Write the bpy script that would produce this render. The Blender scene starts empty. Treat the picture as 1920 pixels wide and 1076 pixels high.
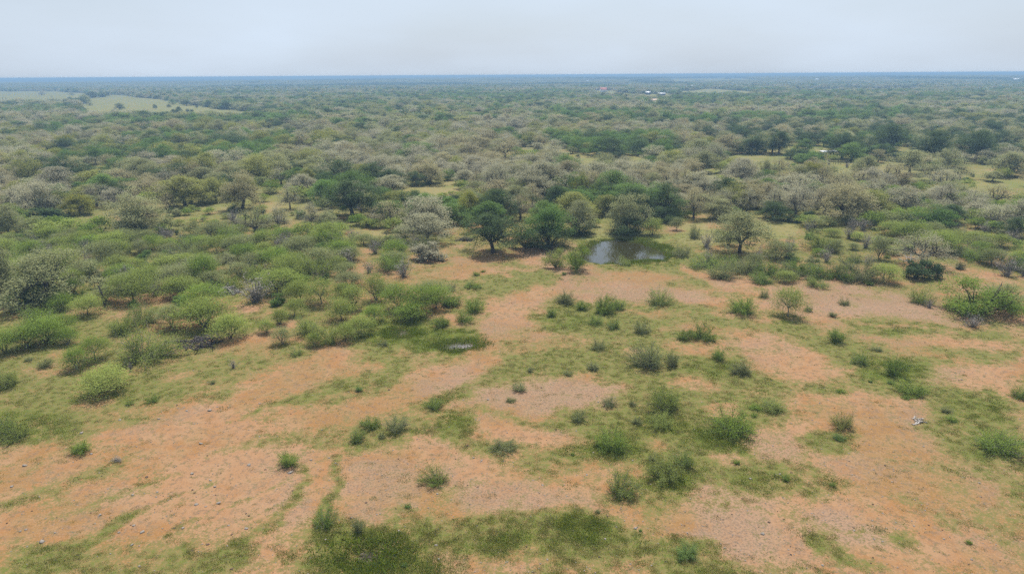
import bpy, math, random
import numpy as np
from mathutils import Vector, Matrix

# ------------------------------------------------------------------ camera, sky, sun, exposure
scene = bpy.context.scene
COL = scene.collection
CAM_H = 40.0
FPX = 1280.0                                   # focal length in pixels of the 1920 px wide photograph
PITCH = math.atan2(397.0, FPX)
ROLL = math.radians(0.36)

cam_d = bpy.data.cameras.new('camera')
cam = bpy.data.objects.new('camera', cam_d)
COL.objects.link(cam)
cam_d.sensor_width = 36.0
cam_d.lens = 36.0 * FPX / 1920.0
cam_d.clip_start = 0.5
cam_d.clip_end = 90000.0
vf = np.array([0.0, math.cos(PITCH), -math.sin(PITCH)])
vr0 = np.array([1.0, 0.0, 0.0])
vu0 = np.array([0.0, math.sin(PITCH), math.cos(PITCH)])
vr = vr0 * math.cos(ROLL) - vu0 * math.sin(ROLL)
vu = vu0 * math.cos(ROLL) + vr0 * math.sin(ROLL)
m = Matrix(((vr[0], vu[0], -vf[0], 0.0), (vr[1], vu[1], -vf[1], 0.0), (vr[2], vu[2], -vf[2], CAM_H), (0, 0, 0, 1)))
cam.matrix_world = m
scene.camera = cam

SUN_EL = math.radians(66.0)
SUN_AZ = math.radians(8.0)                     # from straight ahead (+Y), a little to the right
world = bpy.data.worlds.new('World')
scene.world = world
world.use_nodes = True
wn = world.node_tree
wn.nodes.clear()
w_out = wn.nodes.new('ShaderNodeOutputWorld')
w_bg = wn.nodes.new('ShaderNodeBackground')
w_sky = wn.nodes.new('ShaderNodeTexSky')
w_sky.sky_type = 'NISHITA'
w_sky.sun_disc = False
w_sky.sun_elevation = SUN_EL
w_sky.sun_rotation = SUN_AZ
w_sky.altitude = 100.0
w_sky.air_density = 1.0
w_sky.dust_density = 3.0
w_sky.ozone_density = 1.0
# a thin even cloud veil over the whole sky, faintly mottled
w_tc = wn.nodes.new('ShaderNodeTexCoord')
w_noise = wn.nodes.new('ShaderNodeTexNoise')
w_noise.inputs['Scale'].default_value = 2.6
w_noise.inputs['Detail'].default_value = 4.0
w_map = wn.nodes.new('ShaderNodeMapping')
w_map.inputs['Scale'].default_value = (1.0, 1.0, 4.0)
w_ramp = wn.nodes.new('ShaderNodeMapRange')
w_ramp.inputs['From Min'].default_value = 0.25
w_ramp.inputs['From Max'].default_value = 0.75
w_ramp.inputs['To Min'].default_value = 0.66
w_ramp.inputs['To Max'].default_value = 0.97
w_mix = wn.nodes.new('ShaderNodeMix')
w_mix.data_type = 'RGBA'
w_mix.inputs['B'].default_value = (5.7, 6.65, 7.85, 1.0)
wn.links.new(w_tc.outputs['Generated'], w_map.inputs['Vector'])
wn.links.new(w_map.outputs['Vector'], w_noise.inputs['Vector'])
wn.links.new(w_noise.outputs['Fac'], w_ramp.inputs['Value'])
wn.links.new(w_ramp.outputs['Result'], w_mix.inputs['Factor'])
wn.links.new(w_sky.outputs['Color'], w_mix.inputs['A'])
w_n2 = wn.nodes.new('ShaderNodeTexNoise'); w_n2.inputs['Scale'].default_value = 1.4; w_n2.inputs['Detail'].default_value = 5.0
w_r2 = wn.nodes.new('ShaderNodeMapRange'); w_r2.inputs['From Min'].default_value = .3; w_r2.inputs['From Max'].default_value = .7
w_r2.inputs['To Min'].default_value = .97; w_r2.inputs['To Max'].default_value = 1.05
w_hs = wn.nodes.new('ShaderNodeHueSaturation')
wn.links.new(w_map.outputs['Vector'], w_n2.inputs['Vector']); wn.links.new(w_n2.outputs['Fac'], w_r2.inputs['Value'])
wn.links.new(w_r2.outputs['Result'], w_hs.inputs['Value']); wn.links.new(w_mix.outputs['Result'], w_hs.inputs['Color'])
wn.links.new(w_hs.outputs['Color'], w_bg.inputs['Color'])
w_bg.inputs['Strength'].default_value = 0.079
wn.links.new(w_bg.outputs['Background'], w_out.inputs['Surface'])

sun_d = bpy.data.lights.new('sun', 'SUN')
sun_d.energy = 4.5
sun_d.angle = math.radians(2.5)
sun_d.color = (1.0, 0.95, 0.87)
sun = bpy.data.objects.new('sun', sun_d)
COL.objects.link(sun)
sdir = Vector((math.sin(SUN_AZ) * math.cos(SUN_EL), math.cos(SUN_AZ) * math.cos(SUN_EL), math.sin(SUN_EL)))
sun.rotation_euler = sdir.to_track_quat('Z', 'Y').to_euler()
sun.location = (0, 0, 200)

scene.view_settings.view_transform = 'Standard'
scene.view_settings.look = 'None'
scene.view_settings.exposure = 0.57
scene.view_settings.gamma = 1.0
scene.render.engine = 'CYCLES'
scene.cycles.max_bounces = 5
scene.cycles.diffuse_bounces = 2
scene.cycles.glossy_bounces = 2
scene.cycles.transmission_bounces = 3
scene.cycles.transparent_max_bounces = 4
scene.cycles.volume_bounces = 0
scene.cycles.use_denoising = False
scene.cycles.use_adaptive_sampling = True
scene.cycles.adaptive_threshold = 0.02
scene.cycles.use_light_tree = False
scene.cycles.caustics_reflective = False
scene.cycles.caustics_refractive = False

R = random.Random(11)
NR = np.random.RandomState(7)

# ------------------------------------------------------------------ numeric helpers
def hash2(ix, iy, seed):
    h = (ix.astype(np.int64) * 374761393 + iy.astype(np.int64) * 668265263 + seed * 974634777) & 0xFFFFFFFF
    h = ((h ^ (h >> 13)) * 1274126177) & 0xFFFFFFFF
    h = h ^ (h >> 16)
    return (h & 0xFFFFFF) / float(0xFFFFFF)

def vnoise(x, y, seed=0):
    x = np.asarray(x, float); y = np.asarray(y, float)
    ix = np.floor(x); iy = np.floor(y)
    fx = x - ix; fy = y - iy
    fx = fx * fx * (3 - 2 * fx); fy = fy * fy * (3 - 2 * fy)
    a = hash2(ix, iy, seed); b = hash2(ix + 1, iy, seed)
    c = hash2(ix, iy + 1, seed); d = hash2(ix + 1, iy + 1, seed)
    return (a * (1 - fx) + b * fx) * (1 - fy) + (c * (1 - fx) + d * fx) * fy

def fbm(x, y, seed=0, octv=4):
    s = 0.0; a = 0.5; t = 0.0
    for i in range(octv):
        s = s + a * vnoise(x * 2 ** i + 17.3 * i, y * 2 ** i - 9.1 * i, seed + i)
        t += a; a *= 0.5
    return s / t

def sstep(a, b, x):
    t = np.clip((x - a) / (b - a), 0, 1)
    return t * t * (3 - 2 * t)

CAMP = np.array([0.0, 0.0, CAM_H])

def flat_at(px, py):
    d = vf * FPX + vr * (px - 960.0) + vu * (538.0 - py)
    if d[2] > -0.9:
        d = d.copy(); d[2] = -0.9
    t = -CAM_H / d[2]
    return CAMP + d * t

def project(x, y, z):
    x = np.asarray(x, float); y = np.asarray(y, float); z = np.asarray(z, float) - CAM_H
    dx = x * vr[0] + y * vr[1] + z * vr[2]
    du = x * vu[0] + y * vu[1] + z * vu[2]
    df = x * vf[0] + y * vf[1] + z * vf[2]
    dfs = np.where(df > 1.0, df, 1.0)
    px = 960.0 + FPX * dx / dfs
    py = 538.0 - FPX * du / dfs
    return np.where(df > 1.0, px, -9999.0), np.where(df > 1.0, py, 9999.0), df

# local dips and mounds of the ground, given where the photograph shows them
def spot(px, py, wpx, hpx):
    p = flat_at(px, py)
    a = flat_at(px - wpx / 2, py); b = flat_at(px + wpx / 2, py)
    c = flat_at(px, py - hpx / 2); d = flat_at(px, py + hpx / 2)
    return (p[0], (c[1] + d[1]) / 2, abs(b[0] - a[0]) / 2, abs(c[1] - d[1]) / 2)

POND = spot(1176, 469, 148, 42)
PUD_R = spot(862, 645, 92, 22)
PUD_L = spot(752, 622, 62, 16)
HOLLOW = spot(692, 1040, 120, 60)
MOUND = spot(1062, 516, 110, 26)
BANK = spot(1030, 470, 90, 16)
POND2 = spot(1130, 480, 80, 30)

def gz(x, y):
    x = np.asarray(x, float); y = np.asarray(y, float)
    dist = np.hypot(x, y)
    z = (fbm(x / 14.0, y / 14.0, 3, 3) - 0.5) * 0.5 * sstep(900, 300, dist) * 1.0
    far = sstep(1700, 4500, dist)
    wob = fbm(x / 3.1, y / 4.6, 19, 3)
    # long low ridges far away; lower to the west
    rid = fbm(x / 2600.0 + 5.2, y / 1500.0, 21, 3)
    z = z + far * ((rid - 0.40) * 34.0 + 8.0 * sstep(-2500, 1500, x) * sstep(2600, 4200, dist) - 3.0)
    z = z - 5.0 * sstep(6000, 16000, dist)
    for (cx, cy, rx, ry), dz, e in ((POND, -1.3, 1.0), (POND2, -1.0, 1.0), (PUD_R, -0.35, 1.0), (PUD_L, -0.3, 1.0), (HOLLOW, -0.35, 1.0),
                                (MOUND, 0.55, 1.0), (BANK, 0.5, 1.0)):
        q = ((x - cx) / rx) ** 2 + ((y - cy) / ry) ** 2
        z = z + dz * sstep(1.7, 0.25, q + (wob - .5) * (1.7 if rx < 5.5 else 1.8))
    return z

def at(px, py):
    """ground point seen at a pixel of the photograph"""
    p = flat_at(px, py)
    if math.hypot(p[0], p[1]) < 1500:
        return (p[0], p[1], float(gz(p[0], p[1])))
    d = p - CAMP
    best = p
    lo, hi = 0.3, 1.6
    for i in range(400):
        t = lo + (hi - lo) * i / 399.0
        q = CAMP + d * t
        if q[2] <= gz(q[0], q[1]):
            best = q; break
    return (best[0], best[1], float(gz(best[0], best[1])))

def depth_of(x, y, z=0.0):
    return x * vf[0] + y * vf[1] + (z - CAM_H) * vf[2]

# ------------------------------------------------------------------ object helpers
def link(o):
    COL.objects.link(o)
    return o

def tag(o, label=None, cat=None, group=None, kind=None):
    if label: o['label'] = label
    if cat: o['category'] = cat
    if group: o['group'] = group
    if kind: o['kind'] = kind
    return o

def mesh_from(name, verts, faces_list, mats=None, mat_idx=None, smooth=False):
    """verts (n,3); faces_list: list of (k, m) int arrays, each with its own material index"""
    me = bpy.data.meshes.new(name)
    verts = np.asarray(verts, np.float32)
    me.vertices.add(len(verts))
    me.vertices.foreach_set('co', verts.ravel())
    loops = []; starts = []; tot = []; mi = []
    base = 0
    for k, f in enumerate(faces_list):
        f = np.asarray(f, np.int32)
        if f.size == 0: continue
        n, mm = f.shape
        loops.append(f.ravel())
        starts.append(base + np.arange(n) * mm)
        tot.append(np.full(n, mm)); base += n * mm
        mi.append(np.full(n, 0 if mat_idx is None else mat_idx[k]))
    loops = np.concatenate(loops).astype(np.int32); starts = np.concatenate(starts).astype(np.int32)
    tot = np.concatenate(tot).astype(np.int32); mi = np.concatenate(mi).astype(np.int32)
    me.loops.add(len(loops)); me.loops.foreach_set('vertex_index', loops)
    me.polygons.add(len(starts)); me.polygons.foreach_set('loop_start', starts)
    me.polygons.foreach_set('loop_total', tot)
    me.polygons.foreach_set('material_index', mi)
    if smooth:
        me.polygons.foreach_set('use_smooth', np.ones(len(starts), bool))
    for mt in (mats or []):
        me.materials.append(mt)
    me.update(calc_edges=True)
    return me

class MB:
    """collects simple solids into one mesh"""
    def __init__(s): s.v = []; s.q = []; s.t = []; s.n = 0
    def add(s, v, q=(), t=()):
        v = np.asarray(v, float)
        s.v.append(v)
        if len(q): s.q.append(np.asarray(q) + s.n)
        if len(t): s.t.append(np.asarray(t) + s.n)
        s.n += len(v)
    def box(s, c, size, rz=0.0):
        sx, sy, sz = [a / 2 for a in size]
        v = np.array([[-sx,-sy,-sz],[sx,-sy,-sz],[sx,sy,-sz],[-sx,sy,-sz],[-sx,-sy,sz],[sx,-sy,sz],[sx,sy,sz],[-sx,sy,sz]])
        cr, sr = math.cos(rz), math.sin(rz)
        v = np.stack([v[:,0]*cr - v[:,1]*sr, v[:,0]*sr + v[:,1]*cr, v[:,2]], 1) + np.asarray(c)
        s.add(v, [[0,3,2,1],[4,5,6,7],[0,1,5,4],[1,2,6,5],[2,3,7,6],[3,0,4,7]])
    def tube(s, pts, rad, sides=5):
        pts = np.asarray(pts, float); n = len(pts)
        rad = np.broadcast_to(np.asarray(rad, float), (n,))
        tg = np.gradient(pts, axis=0)
        tg /= np.linalg.norm(tg, axis=1)[:, None] + 1e-9
        ref = np.array([0.31, 0.93, 0.2]);
        a = np.cross(tg, ref); a /= np.linalg.norm(a, axis=1)[:, None] + 1e-9
        b = np.cross(tg, a)
        ang = np.arange(sides) * 2 * math.pi / sides
        ring = a[:, None, :] * np.cos(ang)[None, :, None] + b[:, None, :] * np.sin(ang)[None, :, None]
        v = pts[:, None, :] + ring * rad[:, None, None]
        v = v.reshape(-1, 3)
        q = []
        for i in range(n - 1):
            for j in range(sides):
                k = (j + 1) % sides
                q.append([i*sides+j, i*sides+k, (i+1)*sides+k, (i+1)*sides+j])
        s.add(v, q)
    def arrays(s):
        v = np.concatenate(s.v) if s.v else np.zeros((0, 3))
        q = np.concatenate(s.q) if s.q else np.zeros((0, 4), int)
        t = np.concatenate(s.t) if s.t else np.zeros((0, 3), int)
        return v, q, t
    def mesh(s, name, mat):
        v, q, t = s.arrays()
        return mesh_from(name, v, [q, t], [mat])
    def build(s, name, mat, parent=None):
        o = link(bpy.data.objects.new(name, s.mesh(name, mat)))
        if parent is not None: o.parent = parent
        return o

# ------------------------------------------------------------------ materials
def new_mat(name):
    mt = bpy.data.materials.new(name)
    mt.use_nodes = True
    nt = mt.node_tree
    nt.nodes.clear()
    return mt, nt

def leaf_mat(name, col, col2, trans=0.30, vary=0.16, rough=None):
    """foliage: two related leaf colours, varied from plant to plant and from leaf to leaf"""
    mt, nt = new_mat(name)
    N = nt.nodes.new; L = nt.links.new
    out = N('ShaderNodeOutputMaterial'); oi = N('ShaderNodeObjectInfo'); ge = N('ShaderNodeNewGeometry')
    mix = N('ShaderNodeMix'); mix.data_type = 'RGBA'
    mix.inputs['A'].default_value = (*col, 1); mix.inputs['B'].default_value = (*col2, 1)
    add = N('ShaderNodeMath'); add.operation = 'MULTIPLY_ADD'
    L(oi.outputs['Random'], add.inputs[0]); add.inputs[1].default_value = 0.65
    mul = N('ShaderNodeMath'); mul.operation = 'MULTIPLY'; mul.inputs[1].default_value = 0.35
    L(ge.outputs['Random Per Island'], mul.inputs[0]); L(mul.outputs[0], add.inputs[2])
    L(add.outputs[0], mix.inputs['Factor'])
    hsv = N('ShaderNodeHueSaturation')
    mr = N('ShaderNodeMapRange'); mr.inputs['To Min'].default_value = 1 - vary; mr.inputs['To Max'].default_value = 1 + vary
    fr = N('ShaderNodeMath'); fr.operation = 'FRACT'
    m7 = N('ShaderNodeMath'); m7.operation = 'MULTIPLY'; m7.inputs[1].default_value = 7.31
    L(oi.outputs['Random'], m7.inputs[0]); L(m7.outputs[0], fr.inputs[0]); L(fr.outputs[0], mr.inputs['Value'])
    mr2 = N('ShaderNodeMapRange'); mr2.inputs['To Min'].default_value = 0.87; mr2.inputs['To Max'].default_value = 1.13
    L(ge.outputs['Random Per Island'], mr2.inputs['Value'])
    mm = N('ShaderNodeMath'); mm.operation = 'MULTIPLY'
    L(mr.outputs['Result'], mm.inputs[0]); L(mr2.outputs['Result'], mm.inputs[1])
    L(mm.outputs[0], hsv.inputs['Value']); L(mix.outputs['Result'], hsv.inputs['Color'])
    d = N('ShaderNodeBsdfDiffuse'); t = N('ShaderNodeBsdfTranslucent'); ms = N('ShaderNodeMixShader')
    L(hsv.outputs['Color'], d.inputs['Color']); L(hsv.outputs['Color'], t.inputs['Color'])
    ms.inputs[0].default_value = trans
    L(d.outputs[0], ms.inputs[1]); L(t.outputs[0], ms.inputs[2]); L(ms.outputs[0], out.inputs['Surface'])
    return mt

def plain_mat(name, col, col2=None, scale=6.0, rough=0.85, spec=0.3, bump=0.0):
    mt, nt = new_mat(name)
    N = nt.nodes.new; L = nt.links.new
    out = N('ShaderNodeOutputMaterial'); b = N('ShaderNodeBsdfPrincipled')
    b.inputs['Roughness'].default_value = rough
    b.inputs['Specular IOR Level'].default_value = spec
    col2 = col2 or tuple(c * 0.72 for c in col)
    tc = N('ShaderNodeTexCoord'); nz = N('ShaderNodeTexNoise')
    nz.inputs['Scale'].default_value = scale; nz.inputs['Detail'].default_value = 4
    L(tc.outputs['Object'], nz.inputs['Vector'])
    mx = N('ShaderNodeMix'); mx.data_type = 'RGBA'
    mx.inputs['A'].default_value = (*col, 1); mx.inputs['B'].default_value = (*col2, 1)
    mr = N('ShaderNodeMapRange'); mr.inputs['From Min'].default_value = 0.3; mr.inputs['From Max'].default_value = 0.7
    L(nz.outputs['Fac'], mr.inputs['Value']); L(mr.outputs['Result'], mx.inputs['Factor'])
    L(mx.outputs['Result'], b.inputs['Base Color'])
    if bump:
        bp = N('ShaderNodeBump'); bp.inputs['Strength'].default_value = bump
        L(nz.outputs['Fac'], bp.inputs['Height']); L(bp.outputs['Normal'], b.inputs['Normal'])
    L(b.outputs[0], out.inputs['Surface'])
    return mt

M = {}
M['bark_dark'] = plain_mat('bark_dark', (0.085, 0.07, 0.06), (0.045, 0.037, 0.032), 5, bump=0.5)
M['bark_grey'] = plain_mat('bark_grey', (0.24, 0.22, 0.20), (0.12, 0.105, 0.095), 5, bump=0.5)
M['pale'] = leaf_mat('leaf_pale_grey', (0.36, 0.335, 0.24), (0.31, 0.305, 0.185), 0.40)
M['tan'] = leaf_mat('leaf_tan', (0.345, 0.30, 0.18), (0.31, 0.29, 0.15), 0.40)
M['greygreen'] = leaf_mat('leaf_grey_green', (0.25, 0.265, 0.125), (0.295, 0.295, 0.15), 0.40)
M['olive'] = leaf_mat('leaf_olive', (0.235, 0.25, 0.07), (0.28, 0.285, 0.095), 0.40)
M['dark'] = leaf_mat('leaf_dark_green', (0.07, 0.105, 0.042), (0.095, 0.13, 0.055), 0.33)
M['green'] = leaf_mat('leaf_green', (0.12, 0.205, 0.052), (0.165, 0.235, 0.068), 0.4)
M['yellow'] = leaf_mat('leaf_yellow_green', (0.24, 0.235, 0.045), (0.21, 0.23, 0.055), 0.36)
M['mesq'] = leaf_mat('leaf_mesquite', (0.215, 0.275, 0.06), (0.265, 0.305, 0.085), 0.44)
M['mesqdim'] = leaf_mat('leaf_mesquite_dull', (0.19, 0.22, 0.08), (0.23, 0.245, 0.11), 0.42)
M['mesqdark'] = leaf_mat('leaf_mesquite_deep', (0.165, 0.245, 0.042), (0.205, 0.27, 0.058), 0.44)
M['twig'] = leaf_mat('twig_grey', (0.26, 0.235, 0.205), (0.19, 0.17, 0.145), 0.05)
M['grass'] = leaf_mat('grass_blade', (0.15, 0.17, 0.03), (0.20, 0.195, 0.05), 0.35)
M['grasslush'] = leaf_mat('grass_lush', (0.115, 0.165, 0.02), (0.15, 0.185, 0.03), 0.4)
M['drygrass'] = leaf_mat('grass_dry', (0.28, 0.235, 0.10), (0.21, 0.185, 0.065), 0.35)
M['dead'] = plain_mat('dead_wood', (0.42, 0.39, 0.36), (0.20, 0.175, 0.155), 3, bump=0.4)
M['deaddark'] = plain_mat('charred_wood', (0.075, 0.062, 0.06), (0.04, 0.033, 0.033), 3, bump=0.4)
M['stone'] = plain_mat('limestone', (0.24, 0.21, 0.18), (0.17, 0.15, 0.13), 4, bump=0.4)
M['dung'] = plain_mat('dung', (0.09, 0.055, 0.035), (0.06, 0.04, 0.03), 6)

# ------------------------------------------------------------------ ground
def in_view(px, py): return (px > -200) & (px < 2120) & (py > 120) & (py < 1200)

GREEN = [  # cx, cy, rx, ry, rot(deg), strength : grassy ground in the photograph
 (700,1045,135,58,0,1.0),(870,1003,130,26,-4,.9),(1000,1000,110,30,8,.9),(1090,988,80,32,10,1.0),(1140,1015,70,22,5,.8),(960,1022,120,20,5,.8),
 (1288,1030,45,18,0,.8),(420,1052,60,18,-20,.8),(310,1050,65,25,-15,.65),(130,1038,70,12,-28,.8),(215,990,50,10,-32,.8),(60,1065,70,14,-10,.6),
 (1245,865,75,50,0,1.0),(1160,800,110,34,8,1.0),(1135,775,60,16,0,.7),(1250,905,52,45,0,1.0),(1300,835,80,30,0,.9),(1222,945,32,22,0,.7),
 (1370,800,85,48,0,1.0),(1415,842,38,14,10,.7),(1340,750,90,30,0,.7),(1450,893,100,34,8,1.0),(1395,872,52,18,20,.9),(1300,770,60,40,0,.9),
 (1562,825,52,20,0,.95),(1690,938,36,14,15,.6),(1585,1050,60,12,22,.95),(1530,1020,18,11,0,.9),(1690,1010,22,15,0,.7),(1640,1070,40,10,10,.7),
 (1810,775,62,46,0,1.0),(1862,825,48,28,20,.95),(1768,735,36,18,0,.8),(1790,830,40,18,10,.8),(1905,958,30,42,0,.55),(1900,780,25,15,0,.6),
 (1665,690,85,32,10,1.0),(1600,662,80,22,10,.9),(1790,668,95,18,4,.75),(1893,658,18,14,0,.9),(1685,616,95,15,3,.95),(1830,632,110,8,4,.75),
 (1520,742,60,14,0,.8),(1430,722,58,13,0,.85),(1400,672,36,14,0,.8),(1330,698,85,24,0,.95),(1445,702,30,10,0,.7),(1470,662,30,9,10,.7),(1500,640,40,14,15,.8),
 (1150,682,120,30,0,.95),(1045,680,115,22,-5,.9),(945,697,80,18,-15,.9),(1100,645,65,25,0,.8),(1240,650,85,36,0,.85),
 (1060,590,66,22,5,.95),(1125,600,85,24,5,.95),(1175,622,100,24,10,.9),(1235,600,110,18,4,.8),(1270,580,65,14,5,.85),(1300,537,45,9,5,.75),(1190,575,70,16,0,.8),
 (1470,608,75,18,12,.8),(1385,618,70,14,8,.65),(1390,560,40,10,0,.6),
 (800,745,70,16,-5,.9),(835,790,50,24,0,.95),(695,722,60,24,-15,.75),(690,745,50,22,0,.8),(500,757,40,14,-12,.8),(590,737,80,14,-14,.7),(900,765,40,8,0,.5),
 (740,628,95,34,4,1.0),(862,640,62,20,4,1.0),(960,542,62,16,-5,.85),(900,532,85,16,-3,.7),(1010,522,40,12,0,.9),(740,688,95,36,-10,.7),(940,500,50,6,0,.4),
 (100,742,190,36,-6,.85),(300,722,130,22,-12,.75),(40,795,85,40,-5,.95),(440,690,110,22,-14,.7),(330,760,90,16,-14,.55),
 (1010,855,90,20,5,.55),(900,830,50,20,0,.55),(1162,930,42,20,0,.6),(1240,750,62,60,0,.95),(1170,750,60,14,0,.5),
 (270,872,95,20,-15,.55),(190,888,60,16,-10,.5),(60,945,85,26,-15,.5),(650,815,60,28,0,.55),(560,800,80,16,-15,.5),(1060,890,80,14,8,.45),(770,960,50,12,0,.5),(830,975,40,10,0,.5),
 (480,830,80,12,-20,.45),(350,810,80,12,-20,.4),(740,790,70,26,0,.65),(1600,1000,14,6,0,.5),(1490,760,50,14,0,.5),(1560,760,30,12,0,.5),
 (1175,470,100,30,0,1.0),(1290,500,45,22,0,.75),(1330,490,60,16,0,.8),(880,470,60,10,0,.5),(1190,700,60,20,0,.8),(980,720,60,10,0,.5),
]
SOIL = [
 (1045,642,60,18,0,.9),(1000,735,165,34,4,.85),(1095,765,80,32,0,.8),(930,765,90,30,0,.8),(700,770,90,16,-6,.85),(590,785,70,12,-10,.7),
 (560,905,90,70,0,.6),(410,920,150,60,-15,.7),(180,960,150,40,-15,.65),(820,868,125,34,-4,.9),(960,925,190,36,4,.75),(1110,950,110,40,15,.75),(720,905,80,40,0,.75),
 (910,1055,80,26,0,.95),(690,980,40,18,0,.7),(755,995,30,12,0,.8),(1400,950,110,55,10,.8),(1330,900,50,30,0,.7),(1640,860,120,70,0,.85),(1780,980,160,90,0,.7),(1490,800,55,26,0,.8),(1470,830,45,18,0,.8),
 (1620,760,80,22,8,.8),(1500,680,55,36,20,.85),(1460,705,50,20,0,.6),(1800,640,110,11,4,.8),(1640,640,70,10,6,.7),(1862,712,52,26,5,.9),(1745,700,40,26,10,.6),
 (1150,527,180,20,4,.85),(1290,520,120,20,6,.85),(1385,548,60,10,15,.85),(1600,560,130,26,4,.65),(1690,585,110,16,4,.65),(1180,545,150,16,3,.7),
 (700,502,85,16,-6,.6),(835,510,65,14,-8,.65),(900,500,60,14,10,.6),(440,640,26,12,-15,.7),(485,648,34,18,-10,.75),(110,692,65,10,-4,.7),(130,660,45,9,-5,.5),(500,620,40,10,-15,.5),
 (1060,508,70,12,0,.9),(1030,472,60,10,0,.8),(930,485,80,10,0,.7),(1500,960,60,50,0,.5),(1330,1000,80,40,0,.7),(1450,1030,90,40,0,.8),(250,930,120,26,-18,.6),(560,960,50,50,0,.5),(560,1040,60,26,0,.7),
 (1800,455,70,10,5,.7),(1860,486,60,8,3,.6),(80,803,20,7,0,.9),(1160,720,90,10,0,.4),(1300,655,50,14,0,.6),(1240,560,60,12,0,.6),(1330,625,60,8,0,.5),
 (800,352,60,14,0,.8),(560,390,60,8,0,.7),(470,394,70,6,0,.7),(300,390,26,12,0,.7),(400,420,40,10,0,.5),(1170,436,80,10,0,.6),(1340,430,50,10,0,.5),(1450,435,40,10,0,.4),(700,440,60,8,0,.5),
 (640,470,60,8,0,.5),(880,415,30,12,0,.5),(1280,425,40,10,0,.5),(1830,322,60,5,0,.8),(310,330,20,6,0,.8),(1010,480,40,9,0,.7),
]
LINES = [
 ([(0,1003),(200,932),(400,852),(560,800)],6,1,.4),([(60,1042),(260,962),(450,882),(600,830)],5,1,.35),([(0,882),(150,832),(330,792)],7,1,.4),([(300,1000),(480,925),(610,862)],6,1,.35),([(0,1030),(120,985),(300,905)],5,-1,.6),
 ([(1500,1060),(1620,1000),(1760,960),(1900,940)],4,-1,.5),([(1330,900),(1450,960),(1600,1000)],5,1,.25),([(700,830),(850,820),(1000,845),(1130,860)],5,1,.35),([(1100,560),(1250,575),(1420,600),(1600,605),(1800,625)],4,-1,.55),  # painted by use: pixel polylines, half-width in px, soil (-) or grass (+), strength
 ([(1010,555),(960,585),(925,625),(905,665),(850,705),(770,735),(660,770),(560,790)],30,-1,.95),
 ([(640,688),(520,735),(420,785),(300,822),(160,860),(0,925)],26,-1,.85),
 ([(560,790),(440,815),(340,850),(200,905),(60,960),(0,985)],28,-1,.8),
 ([(868,486),(905,500),(945,514),(965,521)],2.5,-1,.95),
 ([(1280,503),(1340,527),(1400,546),(1450,556)],9,-1,.9),
 ([(560,870),(575,900),(560,935),(510,980),(440,1025),(390,1060)],12,1,.72),
 ([(628,860),(628,905),(615,940),(600,975)],9,1,.75),
 ([(420,790),(500,760),(560,745)],5,1,.6),
 ([(900,770),(990,790),(1060,800)],10,1,.7),
 ([(1700,470),(1780,482),(1850,490),(1920,500)],4,-1,.8),
]
LUSH = [(700,1042,130,52,0,.6),(862,642,72,22,0,1.0),(752,622,70,21,0,1.0),(805,632,60,16,0,.8),(1250,895,50,26,0,.9),(1370,820,62,26,0,.9),(1140,840,60,20,0,.8),(1674,695,52,22,0,.9),(1870,838,40,16,0,.8),
 (1100,990,60,20,8,.9),(1245,800,45,20,0,.8),(40,800,80,34,0,.7),(1175,478,95,26,0,.9),(1330,690,50,18,0,.6),(1060,595,60,18,0,.6),(1477,598,40,12,0,.7),(800,745,60,12,0,.7),(840,790,46,20,0,.6),(200,745,60,16,0,.6),(960,1020,80,18,0,.6),(1450,900,60,20,0,.5),(1690,615,80,12,0,.5),(1820,770,50,34,0,.5)]

LITTER = [(1000,738,180,36,4,.9),(1100,765,90,34,0,.8),(1350,930,90,50,15,.8),(1560,985,60,36,10,.8),(1600,1010,70,30,0,.7),(960,925,150,28,4,.7),(1600,560,150,28,4,.8),(1700,588,120,18,4,.8),(715,900,60,36,0,.7),(1755,705,60,24,0,.7),
 (1180,545,140,18,3,.6),(1480,845,50,24,0,.7),(530,890,60,50,0,.5),(960,620,60,30,0,.4),(1750,800,60,30,20,.7),(1880,900,60,60,0,.6),(1400,1000,80,30,0,.6),(820,1050,60,24,0,.6),(700,965,70,22,0,.7),(1040,470,80,14,0,.7),(1062,512,70,16,0,.6),(560,960,50,30,0,.6),(1320,1010,70,26,0,.5),(1240,560,80,14,0,.6),(300,790,120,12,-14,.5)]
SOIL2 = [(1310,616,62,9,4,.85),(1282,652,40,16,10,.85),(1410,632,70,12,8,.85),(1475,682,66,30,15,.9),(1302,722,40,10,5,.8),(1238,588,60,6,3,.7),(1535,760,70,14,6,.85),(1440,832,46,20,8,.85),(1362,862,40,14,5,.8),
 (1040,822,85,9,4,.7),(1060,745,70,20,5,.8),(1812,642,100,9,4,.8),(1812,706,56,22,0,.8),(1582,697,30,10,0,.6),(1412,566,60,7,4,.7),(1210,552,60,9,3,.7),(1190,660,30,8,0,.5),(1100,705,40,6,0,.5),(1350,770,30,9,0,.5),(1235,835,24,10,0,.6),
 (1225,690,40,8,0,.5),(700,690,30,7,-10,.6),(660,735,40,8,-12,.7),(760,655,20,5,0,.5),(800,700,40,8,-15,.6),(1000,1030,40,8,0,.5),(340,705,40,7,-12,.5),(180,760,40,8,-8,.5),(90,700,50,8,0,.5),(1720,660,40,8,4,.5),(1280,860,20,12,0,.5),(1190,880,40,12,10,.6)]

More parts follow.
